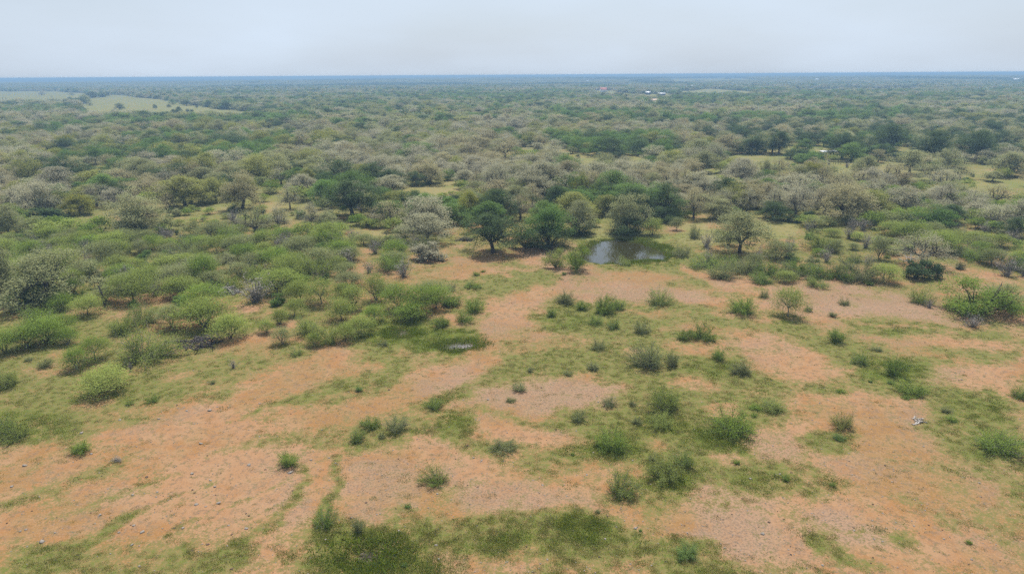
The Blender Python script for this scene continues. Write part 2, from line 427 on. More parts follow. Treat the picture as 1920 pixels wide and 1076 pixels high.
def ell(px, py, lst, base, sign):
    f = np.array(base, float)
    for cx, cy, rx, ry, rot, st in lst:
        near = (np.abs(px - cx) < (rx + ry) * 1.9) & (np.abs(py - cy) < (rx + ry) * 1.9)
        if not near.any(): continue
        x = px[near] - cx; y = py[near] - cy
        a = math.radians(rot); c, s = math.cos(a), math.sin(a)
        u = (x * c + y * s) / rx; v = (-x * s + y * c) / ry
        w = .92 * st * sstep(2.6, 0.1, u * u + v * v)
        f[near] = f[near] * (1 - w) + (w if sign > 0 else 0.0)
    return f

def seg_dist(px, py, pts):
    d = np.full(px.shape, 1e9)
    for (x0, y0), (x1, y1) in zip(pts[:-1], pts[1:]):
        dx, dy = x1 - x0, y1 - y0
        t = np.clip(((px - x0) * dx + (py - y0) * dy) / (dx * dx + dy * dy), 0, 1)
        d = np.minimum(d, np.hypot(px - x0 - t * dx, (py - y0 - t * dy) * 1.6))
    return d

def ground_fields(x, y):
    """grass cover, lushness and meadow (field) cover of the ground at world points"""
    x = np.asarray(x, float); y = np.asarray(y, float)
    dist = np.hypot(x, y)
    # ragged edges: shift the lookup by noise, in metres
    amp = np.clip(dist * 0.012, 0.5, 4.0)
    wx = x + (fbm(x / 3.0, y / 3.0, 41, 3) - .5) * 3.2 * amp
    wy = y + (fbm(x / 3.0, y / 3.0, 57, 3) - .5) * 3.2 * amp
    px, py, df = project(wx, wy, np.zeros_like(wx))
    near = sstep(430, 560, py)
    n = fbm(x / 9.0, y / 9.0, 5, 4)
    base = 0.36 + 0.40 * (1 - near)
    base = base + sstep(640, 300, px) * sstep(800, 640, py) * 0.25
    n4 = fbm(x / 3.4, y / 3.4, 8, 3)
    base = np.clip(base + (n - 0.5) * 0.8 + (n4 - .5) * .5, 0, 1)
    vis = in_view(px, py)
    g = base.copy()
    sub = ell(px[vis], py[vis], SOIL, base[vis], -1)
    sub = ell(px[vis], py[vis], GREEN, sub, 1)
    sub = ell(px[vis], py[vis], SOIL2, sub, -1)
    for pts, hw, sg, st in LINES:
        w = st * sstep(1.9, 0.3, seg_dist(px[vis], py[vis], pts) / hw)
        sub = sub * (1 - w) + (w if sg > 0 else 0)
    g[vis] = np.clip(sub + (n[vis] - .5) * .45 + (n4[vis] - .5) * .75, 0.02, 1)
    lush = np.zeros_like(g)
    lush[vis] = ell(px[vis], py[vis], LUSH, lush[vis], 1)
    field = np.zeros_like(g)
    fp, fy, _ = project(x + (n - .5) * 0, y, np.zeros_like(x))
    vv = in_view(fp, fy) | ((fy > 100) & (fy < 200))
    field[vv] = clearing(fp[vv], fy[vv])
    field = np.maximum(field, .42 * sstep(470, 400, fy))
    return g, lush, field

def poly_mask(px, py, poly):
    ins = np.zeros(px.shape, bool)
    n = len(poly); j = n - 1
    for i in range(n):
        xi, yi = poly[i]; xj, yj = poly[j]
        if yi != yj:
            c = ((yi > py) != (yj > py)) & (px < (xj - xi) * (py - yi) / (yj - yi) + xi)
            ins ^= c
        j = i
    return ins

FIELDS = [  # open pastures far off, as they lie on the ground in the photograph
 [(-300,172),(100,172),(172,175),(165,183),(130,195),(0,199),(-300,205)],
 [(165,186),(215,178),(300,188),(400,203),(520,216),(470,224),(300,226),(160,222),(140,205)],
 [(1272,171),(1330,167),(1410,172),(1425,180),(1340,183),(1262,182)],
 [(1130,175),(1225,176),(1225,186),(1130,184)],
 [(1490,167),(1720,166),(1720,173),(1490,174)],
 [(1250,150),(1400,148),(1420,156),(1250,158)],
 [(1105,158),(1180,158),(1180,163),(1105,163)],
 [(1112,171),(1160,171),(1160,183),(1112,183)],
 [(1205,178),(1260,176),(1262,190),(1205,190)],
 [(852,147),(874,147),(874,153),(852,153)],
 [(1095,152),(1120,152),(1120,157),(1095,157)],
 [(1520,150),(1545,150),(1545,156),(1520,156)],
 [(1885,150),(1925,150),(1925,156),(1885,156)],
 [(1216,192),(1238,192),(1238,202),(1216,202)],
]
CLEAR = [(560,387,62,12),(440,390,70,9),(800,352,62,18),(300,388,30,14),(310,332,26,8),(1110,300,50,6),(1190,302,40,8),(1420,293,60,5),(1440,305,50,8),(1330,325,26,10),
 (1650,318,60,12),(1580,302,40,7),(1600,322,40,14),(1720,332,70,10),(1820,325,70,7),(1880,345,60,10),(1170,447,90,12),(1330,445,70,16),(1450,432,50,16),
 (1300,425,30,8),(1120,430,14,10),(700,440,50,9),(1540,283,40,8),(1760,300,30,8),(1275,288,20,7)]

LOW = [(1590,478,130,48),(1450,450,80,30),(470,414,200,24),(810,374,76,26),(1150,312,80,12),(1450,316,70,12),(1660,330,70,16),(1330,345,40,20),(1880,362,70,22),(1770,345,80,14),(310,400,50,16)]
def lowgrowth(px, py):
    return any(((px - a) / c) ** 2 + ((py - b) / d) ** 2 < 1 for a, b, c, d in LOW)

def clearing(px, py):
    c = np.zeros(px.shape)
    ox, oy = px, py
    px = ox + (fbm(ox / 14.0, oy / 3.0, 71, 3) - .5) * 26; py = oy + (fbm(ox / 20.0, oy / 4.0, 72, 3) - .5) * 4
    for p in FIELDS:
        c = np.maximum(c, poly_mask(px, py, p) * 1.0)
    for cx, cy, rx, ry in CLEAR:
        c = np.maximum(c, (((px - cx) / rx) ** 2 + ((py - cy) / ry) ** 2 < 1) * 0.6)
    return c

# rows and columns of the ground sheet: fine near the camera, coarse towards the horizon
rows = list(np.linspace(-100, 30, 14)[:-1]); yy = 30.0
while yy < 42000:
    rows.append(yy); yy += max(0.42, 0.0105 * yy)
rows.append(42000.0)
rows = np.array(rows)
angs = np.radians(np.concatenate([np.linspace(-68, -36, 22)[:-1], np.linspace(-36, 36, 520), np.linspace(36, 68, 22)[1:]]))
GX = (rows[:, None] + 120.0) * np.tan(angs)[None, :]
GY = np.repeat(rows[:, None], len(angs), 1)
gx = GX.ravel(); gy = GY.ravel()
gh = gz(gx, gy)
nr, nc = GX.shape
ii = (np.arange(nr - 1)[:, None] * nc + np.arange(nc - 1)[None, :]).ravel()
gq = np.stack([ii, ii + 1, ii + nc + 1, ii + nc], 1)

def ground_material():
    mt, nt = new_mat('ground_soil_and_grass')
    N = nt.nodes.new; L = nt.links.new
    out = N('ShaderNodeOutputMaterial'); b = N('ShaderNodeBsdfPrincipled')
    b.inputs['Roughness'].default_value = 0.95; b.inputs['Specular IOR Level'].default_value = 0.1
    geo = N('ShaderNodeNewGeometry')
    def noise(scale, detail=5, rough=0.6):
        n = N('ShaderNodeTexNoise'); n.inputs['Scale'].default_value = scale
        n.inputs['Detail'].default_value = detail; n.inputs['Roughness'].default_value = rough
        L(geo.outputs['Position'], n.inputs['Vector']); return n.outputs['Fac']
    def attr(nm):
        a = N('ShaderNodeAttribute'); a.attribute_name = nm; return a.outputs['Fac']
    def math2(op, a, bb):
        k = N('ShaderNodeMath'); k.operation = op
        for i, s in enumerate((a, bb)):
            if isinstance(s, (int, float)): k.inputs[i].default_value = s
            else: L(s, k.inputs[i])
        return k.outputs[0]
    def rng(v, a, c, t0=0.0, t1=1.0):
        k = N('ShaderNodeMapRange'); k.interpolation_type = 'SMOOTHSTEP'
        k.inputs['From Min'].default_value = a; k.inputs['From Max'].default_value = c
        k.inputs['To Min'].default_value = t0; k.inputs['To Max'].default_value = t1
        L(v, k.inputs['Value']); return k.outputs['Result']
    def mix(f, a, c):
        k = N('ShaderNodeMix'); k.data_type = 'RGBA'
        if isinstance(f, (int, float)): k.inputs['Factor'].default_value = f
        else: L(f, k.inputs['Factor'])
        for nm, s in (('A', a), ('B', c)):
            if isinstance(s, tuple): k.inputs[nm].default_value = (*s, 1)
            else: L(s, k.inputs[nm])
        return k.outputs['Result']
    n_big = noise(0.055, 4); n_mid = noise(0.33, 5); n_sm = noise(1.3, 6, 0.68); n_fine = noise(4.6, 6, 0.72); n_grit = noise(22.0, 3, 0.7)
    lit = math2('ADD', attr('litter'), math2('MULTIPLY', math2('SUBTRACT', n_sm, 0.5), 1.2))
    soil = mix(rng(n_mid, 0.40, 0.60), (0.232, 0.111, 0.04), (0.25, 0.146, 0.073))
    soil = mix(rng(n_big, 0.44, 0.60, 0, 0.6), soil, (0.27, 0.162, 0.096))
    soil = mix(rng(n_big, 0.53, 0.40, 0, 0.55), soil, (0.18, 0.114, 0.044))
    soil = mix(rng(n_sm, 0.48, 0.62, 0, 0.8), soil, (0.15, 0.094, 0.058))
    soil = mix(rng(n_fine, 0.48, 0.38, 0, 0.6), soil, (0.30, 0.175, 0.09))
    soil = mix(rng(lit, 0.1, 1.0, 0, 0.6), soil, (0.235, 0.16, 0.112))
    speck = math2('MULTIPLY', rng(n_fine, 0.49, 0.58), rng(lit, 0.0, 0.8))
    soil = mix(math2('MULTIPLY', speck, 0.6), soil, (0.10, 0.075, 0.06))
    soil = mix(rng(n_grit, 0.58, 0.68, 0, 0.6), soil, (0.31, 0.23, 0.135))
    soil = mix(rng(n_grit, 0.43, 0.33, 0, 0.6), soil, (0.095, 0.06, 0.04))
    lush = math2('ADD', attr('lush'), rng(n_mid, 0.4, 0.62, -0.15, 0.25))
    grass = mix(rng(n_sm, 0.40, 0.60), (0.132, 0.124, 0.037), (0.094, 0.113, 0.022))
    grass = mix(rng(n_fine, 0.48, 0.60, 0, 0.7), grass, (0.165, 0.125, 0.055))
    grass = mix(rng(n_grit, 0.45, 0.34, 0, 0.6), grass, (0.045, 0.045, 0.014))
    deep = mix(rng(n_fine, 0.42, 0.58), (0.068, 0.098, 0.012), (0.11, 0.115, 0.024))
    deep = mix(rng(n_sm, 0.54, 0.64, 0, .6), deep, (0.075, 0.062, 0.022))
    deep = mix(rng(n_grit, 0.46, 0.36, 0, .7), deep, (0.03, 0.038, 0.008))
    grass = mix(rng(lush, 0.15, 0.95), grass, deep)
    gm = math2('ADD', attr('grass'), math2('MULTIPLY', math2('SUBTRACT', n_sm, 0.5), 1.6))
    gm = math2('ADD', gm, math2('MULTIPLY', math2('SUBTRACT', n_fine, 0.5), 2.0))
    gm = math2('ADD', gm, math2('MULTIPLY', math2('SUBTRACT', n_mid, 0.5), 1.0))
    dry = mix(rng(n_fine, 0.42, 0.58), (0.165, 0.125, 0.048), (0.125, 0.108, 0.035))
    col = mix(rng(gm, 0.12, 0.55, 0, 0.85), soil, dry)
    col = mix(rng(gm, 0.42, 0.85), col, grass)
    fieldc = mix(rng(n_big, 0.40, 0.60), (0.145, 0.155, 0.048), (0.195, 0.17, 0.072))
    fieldc = mix(rng(n_fine, 0.45, 0.6, 0, .5), fieldc, (0.115, 0.12, 0.034))
    col = mix(rng(attr('field'), 0.2, 0.7, 0, 0.85), col, fieldc)
    mud = mix(rng(n_sm, 0.42, 0.58), (0.038, 0.031, 0.026), (0.115, 0.10, 0.095))
    col = mix(rng(math2('ADD', attr('mud'), math2('MULTIPLY', math2('SUBTRACT', n_fine, 0.5), 1.8)), 0.35, 0.7), col, mud)
    L(col, b.inputs['Base Color'])
    bp = N('ShaderNodeBump'); bp.inputs['Strength'].default_value = 0.35; bp.inputs['Distance'].default_value = 0.12
    hh = math2('ADD', n_sm, math2('MULTIPLY', n_fine, 0.5))
    L(hh, bp.inputs['Height']); L(bp.outputs['Normal'], b.inputs['Normal'])
    L(b.outputs[0], out.inputs['Surface'])
    return mt

M['ground'] = ground_material()
gme = mesh_from('ground', np.stack([gx, gy, gh], 1), [gq], [M['ground']], smooth=True)
fg, fl, ff = ground_fields(gx, gy)
qm = np.zeros_like(gx)
for (cx, cy, rx, ry), s in ((POND, .9), (PUD_R, .75), (PUD_L, .75), ((HOLLOW[0], HOLLOW[1], HOLLOW[2] * .5, HOLLOW[3] * .55), .78)):
    q = ((gx - cx) / rx) ** 2 + ((gy - cy) / ry) ** 2
    qm = np.maximum(qm, s * sstep(1.0, 0.3, q))
gpx, gpy, _ = project(gx + (fbm(gx / 2.5, gy / 2.5, 45, 3) - .5) * 6, gy + (fbm(gx / 2.5, gy / 2.5, 46, 3) - .5) * 6, np.zeros_like(gx))
lt = np.clip((fbm(gx / 7.0, gy / 7.0, 48, 3) - .42) * 1.6, 0, .5)
gv = in_view(gpx, gpy); lt[gv] = ell(gpx[gv], gpy[gv], LITTER, lt[gv], 1)
for nm, arr in (('litter', lt), ('grass', fg), ('lush', fl), ('field', ff), ('mud', qm)):
    a = gme.attributes.new(nm, 'FLOAT', 'POINT'); a.data.foreach_set('value', arr.astype(np.float32))
tag(link(bpy.data.objects.new('ground', gme)), 'orange bare soil with ragged grassy patches running to the horizon', kind='structure')

# ------------------------------------------------------------------ water
def water_mat(name, col, rough):
    mt, nt = new_mat(name)
    N = nt.nodes.new; L = nt.links.new
    out = N('ShaderNodeOutputMaterial'); b = N('ShaderNodeBsdfPrincipled')
    b.inputs['Base Color'].default_value = (*col, 1); b.inputs['Roughness'].default_value = rough
    b.inputs['IOR'].default_value = 1.65
    nz = N('ShaderNodeTexNoise'); nz.inputs['Scale'].default_value = 1.3; nz.inputs['Detail'].default_value = 3
    geo = N('ShaderNodeNewGeometry'); L(geo.outputs['Position'], nz.inputs['Vector'])
    bp = N('ShaderNodeBump'); bp.inputs['Strength'].default_value = 0.04; bp.inputs['Distance'].default_value = 0.1
    L(nz.outputs['Fac'], bp.inputs['Height']); L(bp.outputs['Normal'], b.inputs['Normal'])
    L(b.outputs[0], out.inputs['Surface'])
    return mt
M['pond'] = water_mat('murky_pond_water', (0.028, 0.026, 0.010), 0.02)
M['puddle'] = water_mat('muddy_puddle_water', (0.10, 0.085, 0.075), 0.12)

def water(name, spotv, depth, mat, grow=1.1):
    cx, cy, rx, ry = spotv
    n = 40
    v = [[cx, cy, -depth]] + [[cx + rx * grow * math.cos(a), cy + ry * grow * math.sin(a), -depth] for a in np.linspace(0, 2 * math.pi, n, endpoint=False)]
    t = [[0, 1 + i, 1 + (i + 1) % n] for i in range(n)]
    return link(bpy.data.objects.new(name, mesh_from(name, v, [np.array(t)], [mat])))
pz = float(gz(POND[0], POND[1]))
tag(water('pond_water', POND, -(pz + 0.80), M['pond'], 1.6), 'murky pond with sky reflection and grassy banks', kind='structure')
tag(water('puddle_water', PUD_R, -(float(gz(PUD_R[0], PUD_R[1])) + 0.06), M['puddle'], 1.15), 'larger grey muddy puddle in green sedge', kind='structure')
tag(water('puddle_water', PUD_L, -(float(gz(PUD_L[0], PUD_L[1])) + 0.06), M['puddle'], 1.15), 'smaller muddy puddle left of the larger one', kind='structure')

# ------------------------------------------------------------------ plant generators (prototypes, unit: metres)
def leaf_quads(c, size, aspect, rng, up=1.1):
    """one small rhombus for every centre in c"""
    n = len(c)
    nrm = rng.normal(size=(n, 3)); nrm[:, 2] = np.abs(nrm[:, 2]) + up
    nrm /= np.linalg.norm(nrm, axis=1)[:, None]
    a = rng.normal(size=(n, 3)); a -= nrm * (a * nrm).sum(1)[:, None]
    a /= np.linalg.norm(a, axis=1)[:, None] + 1e-9
    b = np.cross(nrm, a)
    s = (size * rng.uniform(0.6, 1.4, n))[:, None]
    v = np.stack([c - a * s, c - b * s * aspect, c + a * s, c + b * s * aspect], 1).reshape(-1, 3)
    q = np.arange(n * 4).reshape(n, 4)
    return v, q

def curve(p0, p1, bend, rng, n=4):
    t = np.linspace(0, 1, n)[:, None]
    mid = (p0 + p1) / 2 + rng.normal(size=3) * bend * np.linalg.norm(p1 - p0)
    return (1 - t) ** 2 * p0 + 2 * t * (1 - t) * mid + t ** 2 * p1

def tree_proto(seed, h, w, trunk_h, n_lobe, leaves, lsize, laspect, sigma, r0, stems=1, low=0.30, flat=1.0, sides=5, twigs=True, thin=1.0, ragged=1.0):
    """returns (branch arrays, leaf arrays)"""
    rng = np.random.RandomState(seed)
    mb = MB()
    # lobe centres on an irregular dome
    tg = []
    ph = rng.uniform(0, 6.28, 3)
    k = 0
    while len(tg) < n_lobe:
        i = k; k += 1
        az = i * 2.399963 + rng.uniform(-.35, .35)
        u = ((i + 0.5) % n_lobe) / n_lobe
        el = math.asin(min(1, u)) if rng.rand() > .3 else math.asin(rng.rand())
        rr = 1.0 + ragged * (0.18 * math.sin(2 * az + ph[0]) + 0.15 * math.sin(3 * az + ph[1]) + 0.12 * math.sin(5 * az + ph[2]))
        sh = rng.uniform(0.72, 1.0) if rng.rand() > .25 else rng.uniform(0.35, 0.75)
        rad = w / 2 * rr * sh * 0.86
        z = h * low + (h * 0.93 - h * low) * (math.sin(el) ** flat) * (sh * 0.6 + 0.4) + rng.normal() * h * 0.03
        tg.append([rad * math.cos(el) * math.cos(az), rad * math.cos(el) * math.sin(az), z])
    tg = np.array(tg)
    lean = rng.normal(size=2) * 0.12 * trunk_h
    fork = np.array([lean[0], lean[1], trunk_h])
    azs = np.arctan2(tg[:, 1], tg[:, 0])
    nl = 5 if stems == 1 else stems
    off = rng.uniform(0, 6.28)
    sec = (((azs - off) % (2 * math.pi)) / (2 * math.pi) * nl).astype(int) % nl
    if stems == 1:
        mb.tube(np.array([[0, 0, -0.3], [lean[0] * .3, lean[1] * .3, trunk_h * .45], fork]), [r0 * 1.35, r0, r0 * .85], max(sides, 6))
    for s in range(nl):
        ids = np.where(sec == s)[0]
        if len(ids) == 0: continue
        cen = tg[ids].mean(0)
        root = fork if stems == 1 else np.array([rng.normal() * 0.12, rng.normal() * 0.12, -0.15])
        e1 = root + (cen - root) * (0.55 if stems == 1 else 0.5)
        e1[2] = root[2] + (cen[2] - root[2]) * 0.5
        c1 = curve(root, e1, 0.13, rng, 5)
        rl = r0 * (0.62 if stems == 1 else 0.9)
        mb.tube(c1, np.linspace(rl, rl * .62, 5), sides)
        # sub-limbs
        oo = ids[np.argsort(azs[ids] * 3 + tg[ids, 2])]
        for grp in np.array_split(oo, max(1, len(oo) // 4)):
            if len(grp) == 0: continue
            c2 = tg[grp].mean(0)
            st = c1[3] if rng.rand() > .4 else c1[2]
            e2 = st + (c2 - st) * 0.7
            cc = curve(st, e2, 0.15, rng, 4)
            mb.tube(cc, np.linspace(rl * .5, rl * .24, 4), 4)
            if twigs:
                for gi in grp:
                    mb.tube(curve(cc[2], tg[gi], 0.16, rng, 3), np.array([.22, .14, .05]) * rl * thin, 3)
    cs = []
    for t in tg:
        n = int(leaves * rng.uniform(0.55, 1.4))
        p = rng.normal(size=(n, 3)) * np.array(sigma)
        p *= np.minimum(1.0, 2.0 / (np.linalg.norm(p / np.array(sigma), axis=1)[:, None] + 1e-6))
        cs.append(t + p)
    c = np.concatenate(cs)
    c[:, 2] = np.maximum(c[:, 2], 0.12)
    lv, lq = leaf_quads(c, lsize, laspect, rng)
    bv, bq, bt = mb.arrays()
    return (bv, bq), (lv, lq)

def shrub_proto(seed, h, w, n, lsize, laspect, nbr=8):
    rng = np.random.RandomState(seed)
    mb = MB()
    for i in range(nbr):
        az = rng.uniform(0, 6.28); r = w / 2 * rng.uniform(.3, .8)
        mb.tube(curve(np.array([rng.normal() * .06, rng.normal() * .06, -.1]), np.array([r * math.cos(az), r * math.sin(az), h * rng.uniform(.5, .85)]), .15, rng, 4),
                np.linspace(.045, .015, 4) * h / 2, 3)
    nb = 17
    az = rng.uniform(0, 6.28, nb); el = np.arcsin(rng.uniform(0, 1, nb)); sh = rng.uniform(.45, 1.12, nb)
    bl = np.stack([w / 2 * sh * np.cos(el) * np.cos(az) * .85, w / 2 * sh * np.cos(el) * np.sin(az) * .85, h * (.12 + .76 * sh * np.sin(el))], 1)
    idx = rng.randint(0, nb, n)
    c = bl[idx] + rng.normal(size=(n, 3)) * np.array([w * .085, w * .085, h * .085])
    c[:, 2] = np.abs(c[:, 2]) + .04
    lv, lq = leaf_quads(c, lsize, laspect, rng)
    bv, bq, bt = mb.arrays()
    return (bv, bq), (lv, lq)

def bush_proto(seed, h, w, nst, per, lsize, laspect, spread=1.0, nsub=5, fuzz=.075):
    """young mesquite: stems fanning up from one foot, feathery leaves along each stem"""
    rng = np.random.RandomState(seed)
    mb = MB(); cs = []
    skew = rng.normal(size=2) * .18
    for i in range(nst):
        az = i * 2.399963 + rng.normal() * .4
        tilt = math.radians(12 + 66 * math.sqrt(rng.rand())) * spread
        ln = h * rng.uniform(.74, 1.06) * (1 + .25 * math.sin(tilt))
        foot = np.array([rng.normal() * .07, rng.normal() * .07, -.08])
        tip = foot + ln * np.array([math.sin(tilt) * math.cos(az) * w / h * .62 + skew[0], math.sin(tilt) * math.sin(az) * w / h * .62 + skew[1], math.cos(tilt) * .98])
        mid = foot + (tip - foot) * .5 + np.array([0, 0, -.10 * ln * math.sin(tilt)]) + rng.normal(size=3) * .05 * ln
        t = np.linspace(0, 1, 5)[:, None]
        c = (1 - t) ** 2 * foot + 2 * t * (1 - t) * mid + t ** 2 * tip
        mb.tube(c, np.linspace(.028, .008, 5) * h / 2, 3)
        paths = [(c, per, .48)]
        for j in range(nsub):
            k = rng.randint(1, 4); e = c[k] + (tip - foot) * rng.uniform(.15, .4) + rng.normal(size=3) * .20 * h
            cc = curve(c[k], e, .1, rng, 4); mb.tube(cc, np.array([.012, .01, .007, .004]) * h / 2, 3)
            paths.append((cc, per // 2, .15))
        for path, n, t0 in paths:
            tt = rng.uniform(t0, 1.04, n); f = np.clip(tt, 0, .999) * (len(path) - 1); ii = f.astype(int); fr = (f - ii)[:, None]
            cs.append(path[ii] * (1 - fr) + path[ii + 1] * fr + rng.normal(size=(n, 3)) * fuzz * h)
    c = np.concatenate(cs); c[:, 2] = np.maximum(c[:, 2], .05)
    lv, lq = leaf_quads(c, lsize, laspect, rng, up=.8)
    bv, bq, bt = mb.arrays()
    return (bv, bq), (lv, lq)

def twiggy_proto(seed, h, w, nst=26):
    """leafless grey brush: forked stems fanning from the base"""
    rng = np.random.RandomState(seed)
    mb = MB()
    for i in range(nst):
        az = rng.uniform(0, 6.28); r = w / 2 * rng.uniform(.15, 1); top = h * rng.uniform(.55, 1) * (1 - .3 * (2 * r / w) ** 2)
        c = curve(np.array([rng.normal() * .12, rng.normal() * .12, -.1]), np.array([r * math.cos(az), r * math.sin(az), top]), .13, rng, 5)
        mb.tube(c, np.linspace(.035, .012, 5) * h / 2.5, 3)
        for j in range(5):
            p = c[rng.randint(1, 5)]
            q = p + rng.normal(size=3) * np.array([.16, .16, .1]) * h + np.array([0, 0, .1 * h])
            mb.tube(curve(p, q, .1, rng, 3), np.array([.014, .01, .006]) * h / 2.5, 3)
    bv, bq, bt = mb.arrays()
    n = 500
    ends = bv[rng.randint(0, len(bv), n)]
    lv, lq = leaf_quads(ends + rng.normal(size=(n, 3)) * .05 * h, .12, .2, rng)
    return (bv, bq), (lv, lq)

def two_meshes(name, br, lf):
    return (mesh_from(name + '_trunk', br[0], [br[1]], [M['bark_dark']]), mesh_from(name + '_crown', lf[0], [lf[1]], [M['pale']]))

def one_mesh(name, br, lf, bark, leaf):
    v = np.concatenate([br[0], lf[0]]) if len(br[0]) else lf[0]
    return mesh_from(name, v, [br[1], np.asarray(lf[1]) + len(br[0])], [bark, leaf], [0, 1])

# prototypes: nominal sizes are stored to scale each plant to its measured size
PROTO = {'thick': [], 'bush': [], 'oak': [], 'mesq': [], 'shrub': [], 'twiggy': [], 'bare': []}
for s in range(8):
    PROTO['oak'].append((tree_proto(100 + s, 9.0, 12.0, 1.9 + .5 * (s % 3), 66, 185, .135, .62, (.80, .80, .42), .36, low=[.14, .2, .1, .28][s % 4], ragged=1.7), 9.0, 12.0))
for s in range(5):
    PROTO['bare'].append((tree_proto(160 + s, 8.5, 11.0, 2.2, 72, 80, .125, .45, (.72, .72, .40), .33, thin=1.6, ragged=1.8, low=.2), 8.5, 11.0))
for s in range(2):
    PROTO['mesq'].append((bush_proto(270 + s, 4.0, 6.0, 26, 84, .125, .26, 1.05, 6, .09), 4.0, 6.0))
for s in range(7):
    st = [4, 5, 1, 6, 4, 3, 1][s]
    PROTO['mesq'].append((tree_proto(200 + s, 4.0, 5.4, 1.1 if st == 1 else .3, 70, 90, .115, .24, (.56, .56, .30), .09, stems=st, low=.24, flat=.75, sides=4), 4.0, 5.4))
for s in range(8):
    PROTO['bush'].append((bush_proto(250 + s, 2.2, 2.9, 26 + 2 * (s % 4), 66, .066, .30, [1.0, .85, 1.1, .95][s % 4]), 2.2, 2.9))
for s in range(2):
    PROTO['thick'].append((shrub_proto(320 + s, 3.6, 6.5, 7000, .125, .26, 16), 3.6, 6.5))
for s in range(6):
    PROTO['shrub'].append((shrub_proto(300 + s, 2.0, 2.8, 2400, .10, .5), 2.0, 2.8))
for s in range(4):
    PROTO['twiggy'].append((twiggy_proto(340 + s, 2.5, 3.4), 2.5, 3.4))

def nominal(v):
    lo, hi = np.percentile(v[:, :2], 1.0, axis=0), np.percentile(v[:, :2], 99.0, axis=0)
    return float(np.percentile(v[:, 2], 99.2)), float((hi - lo).mean())

MESHES = {}
for k, lst in PROTO.items():
    MESHES[k] = []
    for i, ((br, lf), h, w) in enumerate(lst):
        a, b = two_meshes(k, br, lf)
        h, w = nominal(lf[0] if k != 'twiggy' else np.concatenate([br[0], lf[0]]))
        MESHES[k].append((a, b, h, w))

PLANTS = []       # every individual plant: dict for labelling

KIND = {'oak': ('live_oak', 'live oak', 'tree'), 'bare': ('live_oak', 'thin-leaved live oak', 'tree'), 'mesq': ('mesquite_tree', 'mesquite', 'tree'),
        'bush': ('mesquite_bush', 'mesquite bush', 'bush'), 'shrub': ('shrub', 'leafy shrub', 'shrub'), 'weed': ('weed_clump', 'low weed clump', 'plant'),
        'thick': ('dense_bush', 'dense bush', 'bush'), 'twiggy': ('bare_shrub', 'leafless twiggy shrub', 'shrub')}
COLNAME = {'pale': 'pale grey', 'tan': 'tan grey', 'greygreen': 'grey-green', 'olive': 'olive', 'dark': 'dark green', 'green': 'green', 'yellow': 'yellow-green',
           'mesq': 'bright', 'mesqdim': 'dull', 'mesqdark': 'dark', 'twig': 'grey'}

def add_plant(kind, px, py, w, h, mat, label=None, group=None, xyz=None, size=None, var=None, parts=True):
    if xyz is None:
        xyz = at(px, py)
    D = depth_of(*xyz)
    if size is None:
        W_ = w * D / FPX * (1.08 if kind in ('bush', 'mesq') else 1.0); H_ = h * D / FPX * (0.86 if kind in ('bush', 'weed', 'shrub') else 0.96)
    else:
        W_, H_ = size
    pk = {'oak': 'oak', 'bare': 'bare', 'mesq': 'mesq', 'thick': 'thick', 'bush': 'bush', 'shrub': 'shrub', 'weed': 'bush', 'twiggy': 'twiggy'}[kind]
    var = R.randrange(len(MESHES[pk])) if var is None else var
    tm, cm, h0, w0 = MESHES[pk][var]
    name, noun, cat = KIND[kind]
    bark = M['bark_grey'] if (kind in ('twiggy',) or (kind in ('bush', 'mesq') and R.random() < .5)) else M['bark_dark']
    rot = R.uniform(0, 6.283)
    sc = (W_ / w0, W_ / w0 * R.uniform(.92, 1.08), H_ / h0)
    root = link(bpy.data.objects.new(name, None))
    root.empty_display_size = 0.5
    root.location = xyz; root.rotation_euler = (R.gauss(0, .02), R.gauss(0, .02), rot); root.scale = sc
    for nm, me, mt in ((('trunk' if cat == 'tree' else 'stem'), tm, bark), (('crown' if cat == 'tree' else 'foliage'), cm, M[mat])):
        o = bpy.data.objects.new(nm, me); link(o)
        o.parent = root
        o.material_slots[0].link = 'OBJECT'; o.material_slots[0].material = mt
    PLANTS.append(dict(o=root, kind=kind, mat=mat, px=px, py=py, w=W_, h=H_, noun=noun, cat=cat, label=label, group=group))
    return root

